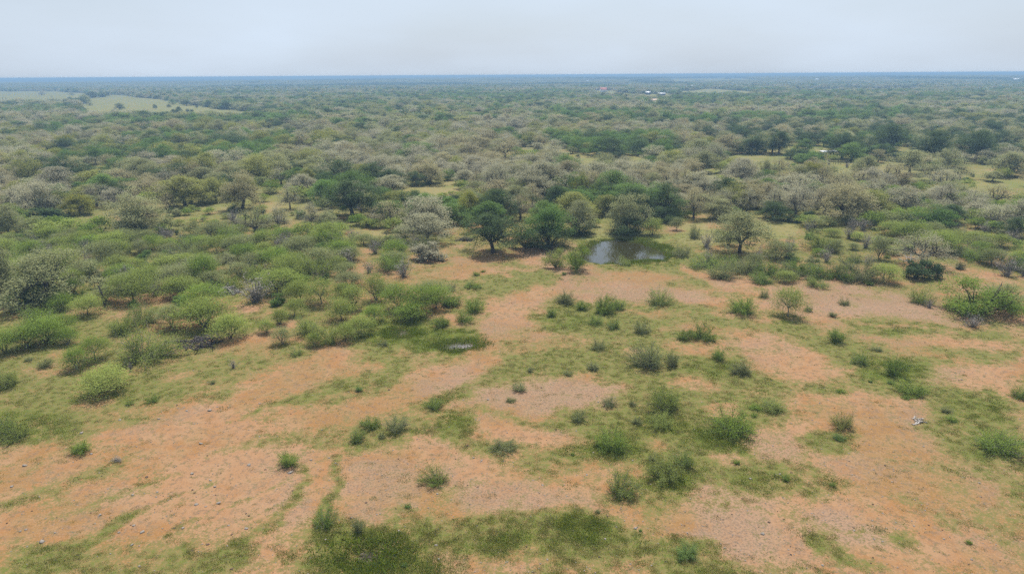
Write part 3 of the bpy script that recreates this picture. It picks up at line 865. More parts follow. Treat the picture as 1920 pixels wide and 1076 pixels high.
# ------------------------------------------------------------------ plants one can point at in the photograph: kind, base x, base y, width, height (px), foliage, label
HAND = [
 # oaks round the pond
 ('oak',925,475,108,78,'dark','broad dark green live oak with stout trunk standing left of the pond'),
 ('oak',1028,464,100,74,'green','bushy bright-sided live oak between the broad dark oak and the pond'),
 ('oak',1086,438,66,64,'greygreen','grey-green live oak with dark skirt, just behind the left end of the pond'),
 ('oak',1176,436,76,74,'greygreen','large grey-green live oak with dark base behind the middle of the pond'),
 ('oak',1243,410,70,68,'dark','dark green live oak behind the right end of the pond'),
 ('oak',1386,474,104,80,'greygreen','round-crowned dark live oak standing alone right of the pond'),
 ('oak',801,452,90,54,'pale','pale grey live oak with dark limbs left of the broad dark oak'),
 ('shrub',802,485,62,36,'pale','pale grey shrub mound in front of the pale grey oak'),
 ('bare',1725,500,96,70,'pale','half-bare pale oak rising above two dark shrubs by the right edge'),
 ('shrub',1718,522,50,38,'dark','larger of two dark shrubs under the half-bare pale oak'),
 ('shrub',1752,521,30,36,'dark','smaller dark shrub under the right side of the half-bare oak'),
 ('thick',1832,586,122,66,'mesqdark','big dense deep green bush mass at the right edge'),
 ('thick',1880,572,80,48,'mesqdim','grey-green bush behind the right side of the big dense bush'),
 ('twiggy',1823,612,36,26,'twig','grey twiggy shrub in front of the big dense bush'),
 ('mesq',1477,592,58,58,'mesq','round bright green mesquite bush, brightest on the right-hand soil',None,None,None,4),
 ('bush',1396,586,50,40,'mesqdark','dark fan-shaped mesquite bush left of the round bright bush'),
 ('thick',1042,506,42,40,'mesq','lighter of two bushes on the bare mound in front of the pond'),
 ('thick',1082,511,48,52,'mesqdark','darker of two bushes on the bare mound in front of the pond'),
 ('weed',1058,521,10,7,'green','tiny bright green clump on the mound below the two bushes'),
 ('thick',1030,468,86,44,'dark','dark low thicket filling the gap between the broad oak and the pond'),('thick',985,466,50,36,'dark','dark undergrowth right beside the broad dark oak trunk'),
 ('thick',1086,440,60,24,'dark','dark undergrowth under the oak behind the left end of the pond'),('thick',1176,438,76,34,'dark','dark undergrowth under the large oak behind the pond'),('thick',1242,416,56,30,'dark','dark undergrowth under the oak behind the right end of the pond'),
 ('thick',60,566,90,40,'green','dark undergrowth at the foot of the left-edge thicket'),('thick',130,562,60,40,'mesqdark','green undergrowth at the right end of the left-edge thicket'),
 # left dark thicket and oaks
 ('oak',92,566,148,98,'greygreen','big grey-green live oak rising from the thicket at the left edge'),
 ('oak',8,566,84,104,'greygreen','grey-green live oak cut off by the left edge beside the dark thicket'),
 ('oak',258,438,90,86,'greygreen','tall live oak with leaning trunk above two small dark shrubs'),
 ('shrub',238,434,24,24,'dark','dark shrub at the foot of the leaning-trunk oak, left side'),
 ('shrub',272,438,18,20,'dark','dark shrub at the foot of the leaning-trunk oak, right side'),
 ('oak',455,392,80,70,'tan','wide tan-grey live oak in the sunlit grass, left of two pale oaks'),
 ('bare',544,392,46,48,'pale','small pale oak with straight dark trunk on sunlit grass'),
 ('oak',567,366,62,40,'pale','pale dome-shaped oak behind the small straight-trunked oak'),
 ('bare',340,376,80,46,'tan','spreading half-bare oak with black forked trunk left of the wide tan oak'),
 ('bare',317,394,44,34,'tan','small half-bare oak in front of the spreading black-trunked oak'),
 ('oak',80,402,90,64,'pale','pale umbrella-shaped oak over dark shrubs near the left edge'),
 ('shrub',84,412,60,26,'dark','dark shrub mass under the pale umbrella-shaped oak'),
 ('oak',150,402,66,38,'yellow','yellow-green oak right of the pale umbrella-shaped oak'),
 ('oak',16,446,66,62,'greygreen','dusty grey-green oak at the left edge below the pale umbrella oak'),
 ('bare',523,432,42,50,'pale','bare-limbed oak with twisted dark trunk below the small pale oak'),
 ('bare',480,442,68,58,'greygreen','ragged grey oak with dark shrub at its foot, left of the twisted oak'),
 ('shrub',487,446,24,22,'dark','dark shrub at the foot of the ragged grey oak'),
 ('bare',584,426,44,50,'pale','thin grey oak right of the twisted bare-limbed oak'),
 ('oak',612,424,46,34,'greygreen','low grey-green oak beside the thin grey oak'),
 ('oak',265,342,74,46,'greygreen','grey-green oak behind the tall leaning-trunk oak'),
 ('oak',385,332,66,46,'olive','olive round oak behind the spreading black-trunked oak'),
 ('oak',805,344,64,46,'tan','tan umbrella oak casting a shadow on the bare clearing'),
 ('shrub',806,344,10,10,'dark','tiny dark shrub under the tan umbrella oak'),
 ('oak',731,362,74,34,'pale','pale double-crowned oak left of the bare clearing'),
 ('bare',668,390,60,52,'pale','ashy pale oak with forked trunk left of the double-crowned oak'),
 ('oak',681,342,52,34,'yellow','yellowish oak behind the double-crowned oak'),
 ('oak',776,306,74,40,'green','green dome oak behind the tan umbrella oak'),
 ('oak',1018,362,96,60,'pale','largest pale grey oak behind the pond woods'),
 ('oak',1062,340,50,40,'tan','tan oak touching the right side of the largest pale oak'),
 ('oak',930,352,64,46,'pale','pale oak left of the largest pale oak'),
 ('bare',1092,376,50,56,'yellow','open olive oak with crooked trunk right of the largest pale oak'),
 ('bare',998,384,44,42,'tan','small tan half-bare oak in front of the largest pale oak'),
 ('oak',878,412,54,54,'yellow','tall yellow-green tree with pale limbs above the broad dark oak'),
 ('oak',920,406,46,50,'yellow','yellow-green tree with black trunk behind the broad dark oak'),
 ('bare',976,412,56,50,'tan','thin tan oak behind the bushy bright-sided oak'),
 ('bare',1142,366,52,44,'pale','pinkish pale oak right of the crooked-trunk oak'),
 ('bare',1180,368,56,50,'pale','second pale oak from the crooked-trunk oak, going right'),
 ('oak',1205,352,60,40,'tan','tan oak behind the row of pale oaks'),
 ('bare',1262,374,52,42,'pale','pale oak above the dark green oak behind the pond'),
 ('bare',1300,410,56,64,'tan','tall pale tan oak right of the dark green oak'),
 ('bare',1356,404,56,56,'pale','pale half-bare oak behind the round-crowned oak, left side'),
 ('bare',1400,398,46,48,'pale','pale half-bare oak directly behind the round-crowned oak'),
 ('bare',1450,400,60,50,'pale','pale oak behind and right of the round-crowned oak'),
 ('bare',1492,402,60,56,'pale','pale oak with dark shrubs at its foot right of the round-crowned oak'),
 ('shrub',1485,416,30,22,'dark','dark shrub under the pale oak, left one'),
 ('shrub',1513,412,22,18,'dark','dark shrub under the pale oak, right one'),
 ('bare',1338,364,56,34,'pale','grey oak in the scrub behind the tall pale tan oak'),
 ('oak',1392,332,60,34,'tan','tan oak in the strip below the line of dark oaks'),
 ('oak',1436,344,50,44,'greygreen','grey-green fan-shaped oak below the line of dark oaks'),
 ('bare',1460,330,46,36,'tan','tan oak behind the fan-shaped grey-green oak'),
 ('oak',1520,330,56,34,'tan','tan oak left of the small green field'),
 ('bare',1545,362,60,54,'tan','half-bare oak with black leaning trunk beside the small green field'),
 ('oak',1618,337,64,44,'greygreen','grey-green round oak in the middle of the small green field'),
 ('bare',1625,376,58,40,'pale','pale brown oak below the small green field'),
 ('oak',1578,298,58,46,'dark','dark oak with black trunk beside the shining metal roof'),
 ('oak',1668,284,72,52,'dark','tallest dark green oak of the group behind the small field'),
 ('oak',1655,298,46,28,'dark','low dark oak in front of the tallest dark oak'),
 ('shrub',1680,302,44,18,'dark','dark shrub band left of the lone black-trunked oak'),
 ('oak',1705,327,72,46,'greygreen','lone black-trunked oak casting a shadow on the small green field'),
 ('oak',1748,306,68,60,'dark','dark grey oak right of the tallest dark oak'),
 ('oak',1828,302,74,60,'dark','broad dark oak on the right, second from the edge'),
 ('oak',1890,330,66,46,'greygreen','grey oak near the right edge below the broad dark oak'),
 ('bare',1750,340,64,34,'greygreen','low leaning grey oak right of the lone black-trunked oak'),
 ('bare',1800,336,54,32,'greygreen','grey oak with thin trunk right of the low leaning oak'),
 ('oak',1860,340,44,20,'greygreen','low grey oak below the grey oak near the right edge'),
 ('oak',1417,289,58,42,'dark','dark oak in the line behind the pond, left of its neighbour'),
 ('oak',1460,290,48,44,'dark','dark oak at the right end of the line behind the pond'),
 ('oak',1365,288,56,36,'tan','tan oak at the left end of the dark line'),
 ('oak',1317,324,64,42,'greygreen','grey oak with dark base left of the dark line'),
 ('oak',1310,300,70,40,'greygreen','broad grey-green oak behind the oak with dark base'),
 ('shrub',1516,302,48,24,'dark','dark green shrub in front of the shining metal roof'),
 ('shrub',1538,303,18,16,'dark','narrow dark shrub under the shining metal roof'),
 ('shrub',1730,385,24,18,'dark','single round dark shrub in the pale green scrub on the right'),
 ('shrub',1822,410,26,24,'dark','dark pointed shrub in the scrub near the right edge'),
 ('oak',1905,420,60,48,'pale','pale oak at the right edge of the scrub'),
 ('oak',1900,446,50,40,'dark','dark bush at the right edge below the pale oak'),
 # left-hand mesquite stand
 ('mesq',268,672,108,62,'mesq','biggest bright mesquite, just left of the dark brush pile'),
 ('mesq',383,612,94,56,'mesq','wide mesquite with dark trunk right behind the dark brush pile'),
 ('mesq',433,634,66,50,'mesq','round mesquite right of the dark brush pile'),
 ('mesq',323,612,54,46,'mesqdim','thin mesquite left behind the dark brush pile'),
 ('mesq',250,566,84,58,'mesq','dense bright mesquite right of the dark snag'),
 ('mesq',228,626,56,44,'mesq',None),('mesq',268,606,56,44,'mesq',None),('mesq',165,592,52,40,'mesq',None),('mesq',117,582,46,34,'mesqdark',None),
 ('mesq',178,674,58,48,'mesqdark',None),('mesq',143,692,50,46,'mesqdark',None),('mesq',126,646,40,34,'mesqdark',None),
 ('mesq',50,652,66,46,'mesqdark',None),('mesq',90,642,76,52,'mesqdark',None),('mesq',70,615,66,44,'mesqdark',None),('mesq',122,624,46,38,'mesqdark',None),('mesq',10,662,54,50,'mesqdark',None),
 ('mesq',200,736,86,46,'mesq','low wide mesquite on grass below the stand, nearest the open soil'),
 ('bush',18,722,50,42,'mesq','rounded mesquite bush cut by the left edge beside grass'),
 ('bush',85,687,24,20,'mesqdim',None),('weed',55,676,16,9,'mesqdim',None),('twiggy',245,697,12,20,'twig',None),
 ('mesq',335,556,74,42,'mesq','mesquite just left of the grey brush pile'),('mesq',383,526,58,52,'mesqdark',None),('bare',431,508,46,36,'greygreen',None),
 ('mesq',540,529,64,54,'mesq','umbrella mesquite with single dark trunk right of the leafless brush'),
 ('mesq',592,512,80,46,'mesq',None),('mesq',480,508,62,36,'mesqdim',None),('mesq',432,542,40,34,'mesq',None),
 ('twiggy',478,566,64,52,'twig','large leafless straw-coloured brush right of the grey brush pile'),
 ('mesq',562,566,48,42,'mesq',None),('mesq',603,570,56,52,'mesq',None),('mesq',577,624,44,42,'mesq',None),('mesq',525,608,34,32,'mesq',None),('mesq',500,624,32,26,'mesq',None),
 ('mesq',553,592,38,34,'mesq',None),('mesq',530,645,40,34,'mesqdim',None),('mesq',619,644,44,42,'mesq',None),('mesq',590,648,38,26,'mesq',None),
 ('bush',557,665,26,18,'mesq',None),('twiggy',438,690,18,20,'twig',None),('weed',400,720,14,8,'mesqdim',None),
 ('mesq',640,600,52,44,'mesq',None),('mesq',662,578,58,48,'mesq',None),('mesq',676,628,52,40,'mesq',None),('mesq',648,640,46,34,'mesq',None),('mesq',700,604,44,34,'mesqdark',None),
 ('mesq',706,562,44,56,'mesq','slender upright mesquite left of the puddle thicket'),
 ('mesq',748,580,62,52,'mesqdark',None),('mesq',785,588,60,54,'mesqdark',None),('mesq',818,578,52,46,'mesqdark',None),('mesq',770,600,56,36,'mesqdark',None),
 ('mesq',890,584,40,34,'mesqdark',None),('bush',832,611,32,24,'mesqdark',None),('bush',868,601,34,28,'mesqdark',None),('bush',848,546,18,20,'mesqdim',None),('bush',886,539,32,15,'mesqdark',None),
 ('bush',850,570,34,26,'mesqdark',None),('weed',893,517,15,9,'mesqdark','small dark clump beside the footpath left of the pond'),('weed',905,510,10,5,'mesqdark',None),
 ('weed',720,648,22,10,'mesqdim',None),('weed',673,733,18,10,'green','small clump on grass below the puddles'),
 # grass strip right of the dirt track
 ('bush',1058,566,36,28,'mesqdim',None),('bush',1036,591,18,22,'mesqdark',None),('bush',1128,584,42,40,'mesqdark','tallest mesquite bush on the grass strip in front of the mound'),('bush',1090,579,28,20,'mesqdark',None),('bush',1160,578,28,22,'mesqdark',None),
 ('bush',1115,606,28,26,'mesqdark',None),('bush',1150,614,24,24,'mesqdark',None),('bush',1202,622,30,30,'mesqdim',None),('bush',1120,653,27,27,'mesqdim',None),
 ('bush',1221,687,62,58,'mesqdim','airy olive mesquite with fanning stems on the central grass'),('bush',1263,688,26,36,'mesqdim',None),('bush',1115,692,22,18,'mesqdim',None),
 ('bush',1237,568,46,38,'mesq','bright mesquite bush right of the mound bushes'),('bush',1317,636,46,40,'mesqdark',None),('bush',1280,636,30,24,'mesqdark',None),('bush',1346,673,27,28,'mesqdark',None),
 ('bush',1394,701,38,30,'mesqdim',None),('bush',1566,641,34,30,'mesqdark',None),('bush',1611,683,28,30,'mesqdark',None),('bush',1674,701,44,46,'mesqdark',None),
 ('weed',1644,658,20,10,'mesqdim',None),('bush',1710,738,50,34,'mesqdark','dense bush on the edge of bare soil right of the lawn patch'),
 ('weed',1669,720,13,8,'green',None),('weed',1576,737,18,8,'mesqdark',None),('weed',1700,749,17,8,'mesqdark',None),('weed',1631,718,9,5,'green',None),('bush',1915,747,32,32,'mesqdark',None),
 ('bush',1431,559,18,22,'mesqdim',None),('bush',1514,583,14,19,'mesqdim',None),('weed',1583,570,22,16,'mesqdim',None),('weed',1561,592,18,10,'mesqdim',None),
 ('bush',1724,567,38,38,'mesq','airy single mesquite on soil left of the big dense bush'),('twiggy',1743,578,16,18,'twig',None),('weed',1632,534,19,9,'mesqdark',None),
 # foreground
 ('bush',1371,808,80,64,'mesqdark','large fan-shaped mesquite bush on grass, lower right of centre'),('bush',1452,772,44,28,'mesq',None),('weed',1414,766,26,10,'mesqdark',None),('weed',1412,781,14,9,'mesqdark',None),
 ('bush',1578,802,40,40,'olive','yellowish thin bush on a small lawn in the right-hand soil'),('weed',1772,772,20,14,'mesqdim',None),('weed',1784,788,23,10,'mesqdark',None),
 ('bush',1868,839,74,52,'mesqdark','fan-shaped mesquite bush near the right edge of the foreground'),
 ('weed',1382,868,18,10,'mesqdark',None),('weed',1474,901,19,14,'mesqdark',None),('weed',1561,910,14,9,'mesqdark',None),('weed',1818,1019,13,8,'mesqdark',None),('weed',1285,1043,48,24,'green','low leafy green mat at the bottom, right of the long grass strip'),
 ('weed',1571,825,24,9,'green',None),('weed',1200,996,8,5,'green',None),
 ('bush',823,906,48,36,'mesqdark','dense round low bush alone on the bare soil in the foreground'),
 ('bush',1162,928,58,50,'mesq','feathery pale bush on soil in the lower centre'),('bush',1252,892,62,50,'mesq','bright feathery bush low on the big grass patch'),('bush',1280,874,38,40,'mesqdark',None),
 ('weed',1222,863,17,14,'mesqdim',None),('bush',1147,838,64,50,'mesqdark','deep green mesquite bush on the dark grass left of the big patch'),('weed',1128,838,26,14,'mesqdark',None),
 ('bush',1254,768,58,56,'mesq','upper of two touching bushes left of the large fan-shaped bush'),('bush',1243,799,42,36,'mesq','lower of two touching bushes left of the large fan-shaped bush'),
 ('weed',1192,792,22,14,'mesqdim',None),('bush',1145,758,28,22,'mesqdim',None),('bush',1082,786,28,24,'mesqdim',None),('weed',1185,757,16,12,'mesqdim',None),
 ('bush',942,842,48,26,'mesqdim',None),('bush',812,765,32,24,'mesqdark',None),('bush',695,799,38,24,'mesqdark',None),('bush',740,807,44,36,'mesqdim',None),('bush',667,827,30,28,'mesqdark',None),('weed',714,821,16,12,'mesqdim',None),
 ('bush',672,996,26,34,'mesqdim','spiky dull shrub at the upper edge of the dark wet hollow'),('bush',973,733,26,20,'mesqdim',None),('weed',958,753,20,9,'mesqdim',None),('weed',764,951,14,9,'green',None),
 ('weed',1074,853,9,7,'mesqdark',None),('weed',760,1063,11,9,'green','tiny bright tuft in the grass of the dark wet hollow'),('weed',1122,961,11,8,'mesqdim',None),
 ('bush',35,822,54,44,'mesq','feathery bright bush on grass at the left edge of the foreground'),('bush',4,812,36,36,'mesqdark',None),('bush',155,844,38,28,'mesqdark',None),('bush',540,869,42,30,'mesqdark','spreading bush alone on the left-hand bare soil'),
 ('bush',608,987,46,46,'mesqdark','feathery bush beside the green wheel rut left of the hollow'),('weed',243,759,16,9,'mesqdark',None),('weed',286,755,28,10,'mesqdark',None),('twiggy',220,862,22,9,'twig',None),
 ('bush',994,696,13,12,'mesqdim',None),('bush',1064,702,18,12,'mesqdim',None),
 # scrub right of the pond
 ('mesq',1539,466,54,40,'mesq','umbrella mesquite right of the round-crowned oak'),('twiggy',1481,474,28,34,'twig',None),('twiggy',1518,434,20,20,'twig',None),('twiggy',1593,447,24,30,'twig',None),('twiggy',1622,465,28,34,'twig',None),
 ('mesq',1648,487,40,44,'mesqdim',None),('mesq',1564,475,28,30,'mesqdim',None),('bush',1603,491,28,22,'mesqdark',None),('twiggy',1626,497,30,22,'twig',None),('weed',1663,484,14,9,'mesqdark',None),
 ('mesq',1905,506,50,32,'green','bright green mesquite by the pale track near the right edge'),('twiggy',1878,489,24,20,'twig',None),('bush',1797,504,17,20,'dark',None),
 ('bush',1333,500,52,28,'mesqdark',None),('bush',1368,505,46,30,'mesqdark',None),('bush',1402,510,50,32,'mesqdim',None),('bush',1440,516,52,34,'mesqdark',None),('bush',1474,520,48,32,'mesqdim',None),('bush',1500,514,44,34,'mesqdark',None),
 ('bush',1530,522,46,36,'mesqdark',None),('bush',1558,520,40,34,'mesqdark',None),('bush',1584,525,34,26,'mesqdark',None),('bush',1430,532,44,22,'mesqdark',None),('bush',1530,534,44,20,'mesq',None),
 ('mesq',1223,442,36,34,'mesq','small bright mesquite on the far bank of the pond'),('mesq',1268,432,24,26,'mesqdim',None),('bush',1280,482,30,28,'mesqdim',None),('bush',1172,494,22,22,'mesq','small bush standing in the near edge of the pond'),
 ('mesq',1300,448,22,30,'mesqdim',None),('mesq',1345,452,18,24,'mesqdim',None),
]
random.seed(5)
for e in HAND:
    add_plant(*e)

# ------------------------------------------------------------------ the rest of the woods: scattered trees, nearest ones as individuals, the mass beyond as woodland
def zone(px, py):
    """chance of oak, of mesquite, and spacing in metres for wild growth at a photograph position"""
    if py > 530:
        if px < 660 and py < 700 - 0.13 * px: return 0, 0.6, 4.6
        if 640 < px < 860 and py < 590: return 0, 0.25, 4.6
        return 0, 0, 9
    if py > 430:
        if px < 660: return 0.0, 0.95, 4.6
        if px < 800 and py < 520: return 0.0, 0.35, 5.5
        if px > 1560 and py < 520: return 0.0, 0.4, 5.0
        if px > 1310 and 480 < py < 530: return 0, 0.45, 4.6
        if px > 1230 and py < 470: return 0.0, 0.18, 5.5
        return 0, 0, 9
    if py > 395:
        if px > 1500: return 0.10, 0.62, 5.0
        if px < 700: return 0.10, 0.5, 5.6
        if 780 < px < 1330: return 0.45, 0.35, 6.0
        return 0.3, 0.3, 6.2
    if py > 330:
        if px > 1500: return 0.14, 0.66, 5.2
        if 350 < px < 640: return 0.22, 0.42, 6.0
        if px < 350: return 0.5, 0.3, 6.2
        return 0.5, 0.3, 6.2
    if py > 275:
        if 1080 < px < 1320 and py > 285: return 0.35, 0.25, 7
        if px > 1330: return 0.22, 0.3, 7
        return 0.72, 0.2, 6.6
    return 0.9, 0.1, 6.8

occupied = {}
CELL = 12.0
def occ_add(x, y, r):
    occupied.setdefault((int(x // CELL), int(y // CELL)), []).append((x, y, r))
def occ_hit(x, y, r):
    cx, cy = int(x // CELL), int(y // CELL)
    for i in range(cx - 1, cx + 2):
        for j in range(cy - 1, cy + 2):
            for (a, b, c) in occupied.get((i, j), ()):
                if (a - x) ** 2 + (b - y) ** 2 < ((c + r) * 0.50) ** 2: return True
    return False
for p in PLANTS:
    l = p['o'].location
    occ_add(l.x, l.y, p['w'] / 2)

for px_, py_, rr_ in ((393,552,3.5),(393,562,3),(420,557,3.5),(425,566,3),(350,650,5),(350,640,4),(372,655,3),(340,662,4),(365,664,4),(380,650,3),(868,456,5),(868,462,5),(197,580,4),(200,588,3),(862,645,6),(752,622,5),(340,452,4),(1062,530,5),(478,572,4),(478,580,3),(258,445,6),(925,484,7),(1386,484,7),(801,492,6),(1551,298,8),(1553,306,8),(1548,316,7),(1560,324,6),(1725,508,6),(1735,518,5),(1718,530,5),(1386,492,6)):
    q_ = at(px_, py_); occ_add(q_[0], q_[1], rr_)

def pick_oak_mat(px, py, n, dk, r):
    n = n + r.gauss(0, .09) + (.06 if 300 < py < 430 else 0)
    dk = dk + r.gauss(0, .06)
    if 1360 < px < 1920 and 232 < py < 300 and r.random() < .55: return r.choice(['dark', 'dark', 'greygreen'])
    if dk > 0.60: return r.choice(['green', 'dark', 'green', 'olive'])
    if n > 0.54: return r.choice(['pale', 'pale', 'tan'])
    if n > 0.46: return r.choice(['pale', 'greygreen', 'tan', 'greygreen'])
    return r.choice(['greygreen', 'greygreen', 'olive', 'olive', 'dark', 'yellow' if r.random() < .25 else 'greygreen'])

RS = random.Random(23)
wild = []
def scatter_band(d0, d1, step, full):
    ys = np.arange(d0, d1, step)
    Q = np.concatenate([np.stack([np.arange(-(y * .82 + 25), y * .82 + 25, step), np.full(len(np.arange(-(y * .82 + 25), y * .82 + 25, step)), y)], 1) for y in ys])
    Q = Q + NR.uniform(-.55, .55, Q.shape) * step
    PX, PY, _ = project(Q[:, 0], Q[:, 1], np.zeros(len(Q)))
    ok = (PX > -140) & (PX < 2060)
    Q, PX, PY = Q[ok], PX[ok], PY[ok]
    C = clearing(PX, PY); DN = fbm(Q[:, 0] / 30.0, Q[:, 1] / 30.0, 13, 3)
    N1 = fbm(Q[:, 0] / 45.0, Q[:, 1] / 45.0, 77, 3); N2 = fbm(Q[:, 0] / 70.0, Q[:, 1] / 70.0, 91, 3)
    U = NR.uniform(size=len(Q)).tolist(); SK = NR.uniform(size=len(Q)).tolist()
    for pas in (0, 1):
     for (qx, qy), px, py, c, dens, n1, n2, u, sk in zip(Q.tolist(), PX.tolist(), PY.tolist(), C.tolist(), DN.tolist(), N1.tolist(), N2.tolist(), U, SK):
        po, pm, sp = zone(px, py)
        if po + pm <= 0: continue
        if c > .9 or (c > .3 and sk < .93): continue
        if py < 430 and dens < .42 and sk < .85: continue
        low = lowgrowth(px, py)
        if low and sk > .75: continue
        isoak = (not low) and u < po * min(1.25, 0.55 + dens * 0.95)
        if isoak != (pas == 0): continue
        if isoak:
            w = RS.choice([RS.uniform(8, 12), RS.uniform(11, 17.5)]); h = w * RS.uniform(.52, .66); kd = 'oak'
            mt = pick_oak_mat(px, py, n1, n2, RS)
            if mt in ('pale', 'tan') and RS.random() < .6: kd = 'bare'
        elif u < po + pm:
            if RS.random() < .16:
                w = RS.uniform(1.5, 3.2); h = w * RS.uniform(.6, .85); kd = 'shrub'; mt = RS.choice(['dark', 'green', 'greygreen'])
            elif RS.random() < .14:
                w = RS.uniform(2.4, 4.2); h = w * RS.uniform(.8, 1.05); kd = 'twiggy'; mt = 'twig'
            else:
                w = RS.uniform(4.2, 9.0); h = w * RS.uniform(.44, .60); kd = 'mesq'
                if low: w *= .55; h *= .5
                mt = RS.choice(['mesq', 'mesq', 'mesqdim', 'mesqdim', 'mesqdark']) if py > 330 else RS.choice(['mesqdim', 'green', 'mesq'])
        else: continue
        if occ_hit(qx, qy, w / 2): continue
        occ_add(qx, qy, w / 2)
        wild.append((qy, kd, mt, qx, qy, w, h, px, py))
scatter_band(118, 260, 3.6, False)
scatter_band(260, 560, 4.6, False)
wild.sort(key=lambda t: t[0])
count = {'oak': 0, 'mesq': 0, 'shrub': 0, 'twiggy': 0}
LIMIT = {'oak': 300, 'mesq': 320, 'shrub': 300, 'twiggy': 300}
for p in PLANTS:
    fam = {'bare': 'oak', 'bush': 'mesq', 'thick': 'mesq', 'weed': 'shrub'}.get(p['kind'], p['kind'])
    count[fam] += 1
mass = []
for it in wild:
    _, kd, mt, x, y, w, h, px, py = it
    fam = 'oak' if kd == 'bare' else kd
    if count[fam] < LIMIT[fam] and y < 300:
        count[fam] += 1
        z = float(gz(x, y))
        add_plant(kd, px, py, 0, 0, mt, xyz=(x, y, z), size=(w, h))
    else:
        mass.append((kd, mt, x, y, w, h))

# ------------------------------------------------------------------ woodland mass (instanced, one object)
def scatter_object(name, pts, rots, scls, idx, protos, label, cat=None):
    """points carrying a plant each; protos: list of (mesh, [materials])"""
    coll = bpy.data.collections.new(name + '_kinds')
    for i, (me, mats) in enumerate(protos):
        o = bpy.data.objects.new('%s_kind_%03d' % (name, i), me)
        for k, mt in enumerate(mats):
            o.material_slots[k].link = 'OBJECT'; o.material_slots[k].material = mt
        coll.objects.link(o)
    me = bpy.data.meshes.new(name)
    pts = np.asarray(pts, np.float32)
    me.vertices.add(len(pts)); me.vertices.foreach_set('co', pts.ravel())
    a = me.attributes.new('rot', 'FLOAT_VECTOR', 'POINT'); a.data.foreach_set('vector', np.asarray(rots, np.float32).ravel())
    a = me.attributes.new('scl', 'FLOAT_VECTOR', 'POINT'); a.data.foreach_set('vector', np.asarray(scls, np.float32).ravel())
    a = me.attributes.new('kid', 'INT', 'POINT'); a.data.foreach_set('value', np.asarray(idx, np.int32))
    o = link(bpy.data.objects.new(name, me))
    ng = bpy.data.node_groups.new(name + '_scatter', 'GeometryNodeTree')
    ng.interface.new_socket('Geometry', in_out='INPUT', socket_type='NodeSocketGeometry')
    ng.interface.new_socket('Geometry', in_out='OUTPUT', socket_type='NodeSocketGeometry')
    N = ng.nodes.new; L = ng.links.new
    gi = N('NodeGroupInput'); go = N('NodeGroupOutput')
    ci = N('GeometryNodeCollectionInfo'); ci.inputs['Collection'].default_value = coll
    ci.inputs['Separate Children'].default_value = True; ci.inputs['Reset Children'].default_value = True
    ip = N('GeometryNodeInstanceOnPoints'); ip.inputs['Pick Instance'].default_value = True
    def na(nm, tp):
        n = N('GeometryNodeInputNamedAttribute'); n.data_type = tp; n.inputs['Name'].default_value = nm
        return n.outputs['Attribute']
    L(gi.outputs[0], ip.inputs['Points']); L(ci.outputs[0], ip.inputs['Instance'])
    L(na('kid', 'INT'), ip.inputs['Instance Index'])
    L(na('rot', 'FLOAT_VECTOR'), ip.inputs['Rotation']); L(na('scl', 'FLOAT_VECTOR'), ip.inputs['Scale'])
    L(ip.outputs[0], go.inputs[0])
    md = o.modifiers.new('scatter', 'NODES'); md.node_group = ng
    tag(o, label, cat, kind='stuff')
    return o

MIDP = []; key_mid = {}
def mid_proto(kind, mt, k):
    key = (kind, mt, k)
    if key in key_mid: return key_mid[key]
    if kind in ('oak', 'bare'):
        mk = ('o', kind, k)
        if mk not in MIDM:
            MIDM[mk] = one_mesh('woodland_tree', *tree_proto(400 + k + (50 if kind == 'bare' else 0), 9, 12, 2.0, 56, 120 if kind == 'oak' else 66, .165, .6, (.85, .85, .45), .33, sides=4, twigs=(kind == 'bare'), low=.15, ragged=1.7), M['bark_dark'], M['pale'])
        dim = (9.0, 12.0)
    elif kind == 'mesq':
        mk = ('m', kind, k)
        if mk not in MIDM:
            MIDM[mk] = one_mesh('woodland_mesquite', *tree_proto(450 + k, 4, 5.4, .5, 46, 24, .24, .28, (.45, .45, .3), .09, stems=4, flat=.8, sides=3, twigs=False), M['bark_dark'], M['mesq'])
        dim = (4.0, 5.4)
    elif kind == 'shrub':
        mk = ('s', kind, k)
        if mk not in MIDM: MIDM[mk] = one_mesh('woodland_shrub', *shrub_proto(470 + k, 2, 2.8, 700, .2, .5, 3), M['bark_dark'], M['dark'])
        dim = (2.0, 2.8)
    else:
        mk = ('t', kind, k)
        if mk not in MIDM: MIDM[mk] = one_mesh('woodland_brush', *twiggy_proto(480 + k, 2.5, 3.4, 16), M['bark_grey'], M['twig'])
        dim = (2.5, 3.4)
    key_mid[key] = (len(MIDP), dim)
    MIDP.append((MIDM[mk], [M['bark_grey'] if kind == 'twiggy' else M['bark_dark'], M[mt]]))
    return key_mid[key]
MIDM = {}
pts = []; rots = []; scl = []; idx = []
for kd, mt, x, y, w, h in mass:
    i, (h0, w0) = mid_proto(kd, mt, RS.randrange(5))
    pts.append((x, y, float(gz(x, y)))); rots.append((0, 0, RS.uniform(0, 6.28))); scl.append((w / w0, w / w0, h / h0)); idx.append(i)
scatter_object('mid_woodland', pts, rots, scl, idx, MIDP, 'woods of grey and green oaks behind the pond')
print('individual plants', len(PLANTS), count, 'mid mass', len(mass))

# far woods: light trees out to 3 km, then whole groves
FARP = []; FARI = {}
for mt in ('pale', 'tan', 'greygreen', 'olive', 'dark', 'green', 'mesqdim'):
    for k in range(4):
        if ('f', k) not in MIDM:
            MIDM[('f', k)] = one_mesh('far_tree', *tree_proto(500 + k, 8.5, 12, 1.5, 40, 36, .34, .7, (1.0, 1.0, .55), .3, sides=3, twigs=False, low=.12, ragged=1.6), M['bark_dark'], M['pale'])
        FARI[(mt, k)] = len(FARP)
        FARP.append((MIDM[('f', k)], [M['bark_dark'], M[mt]]))

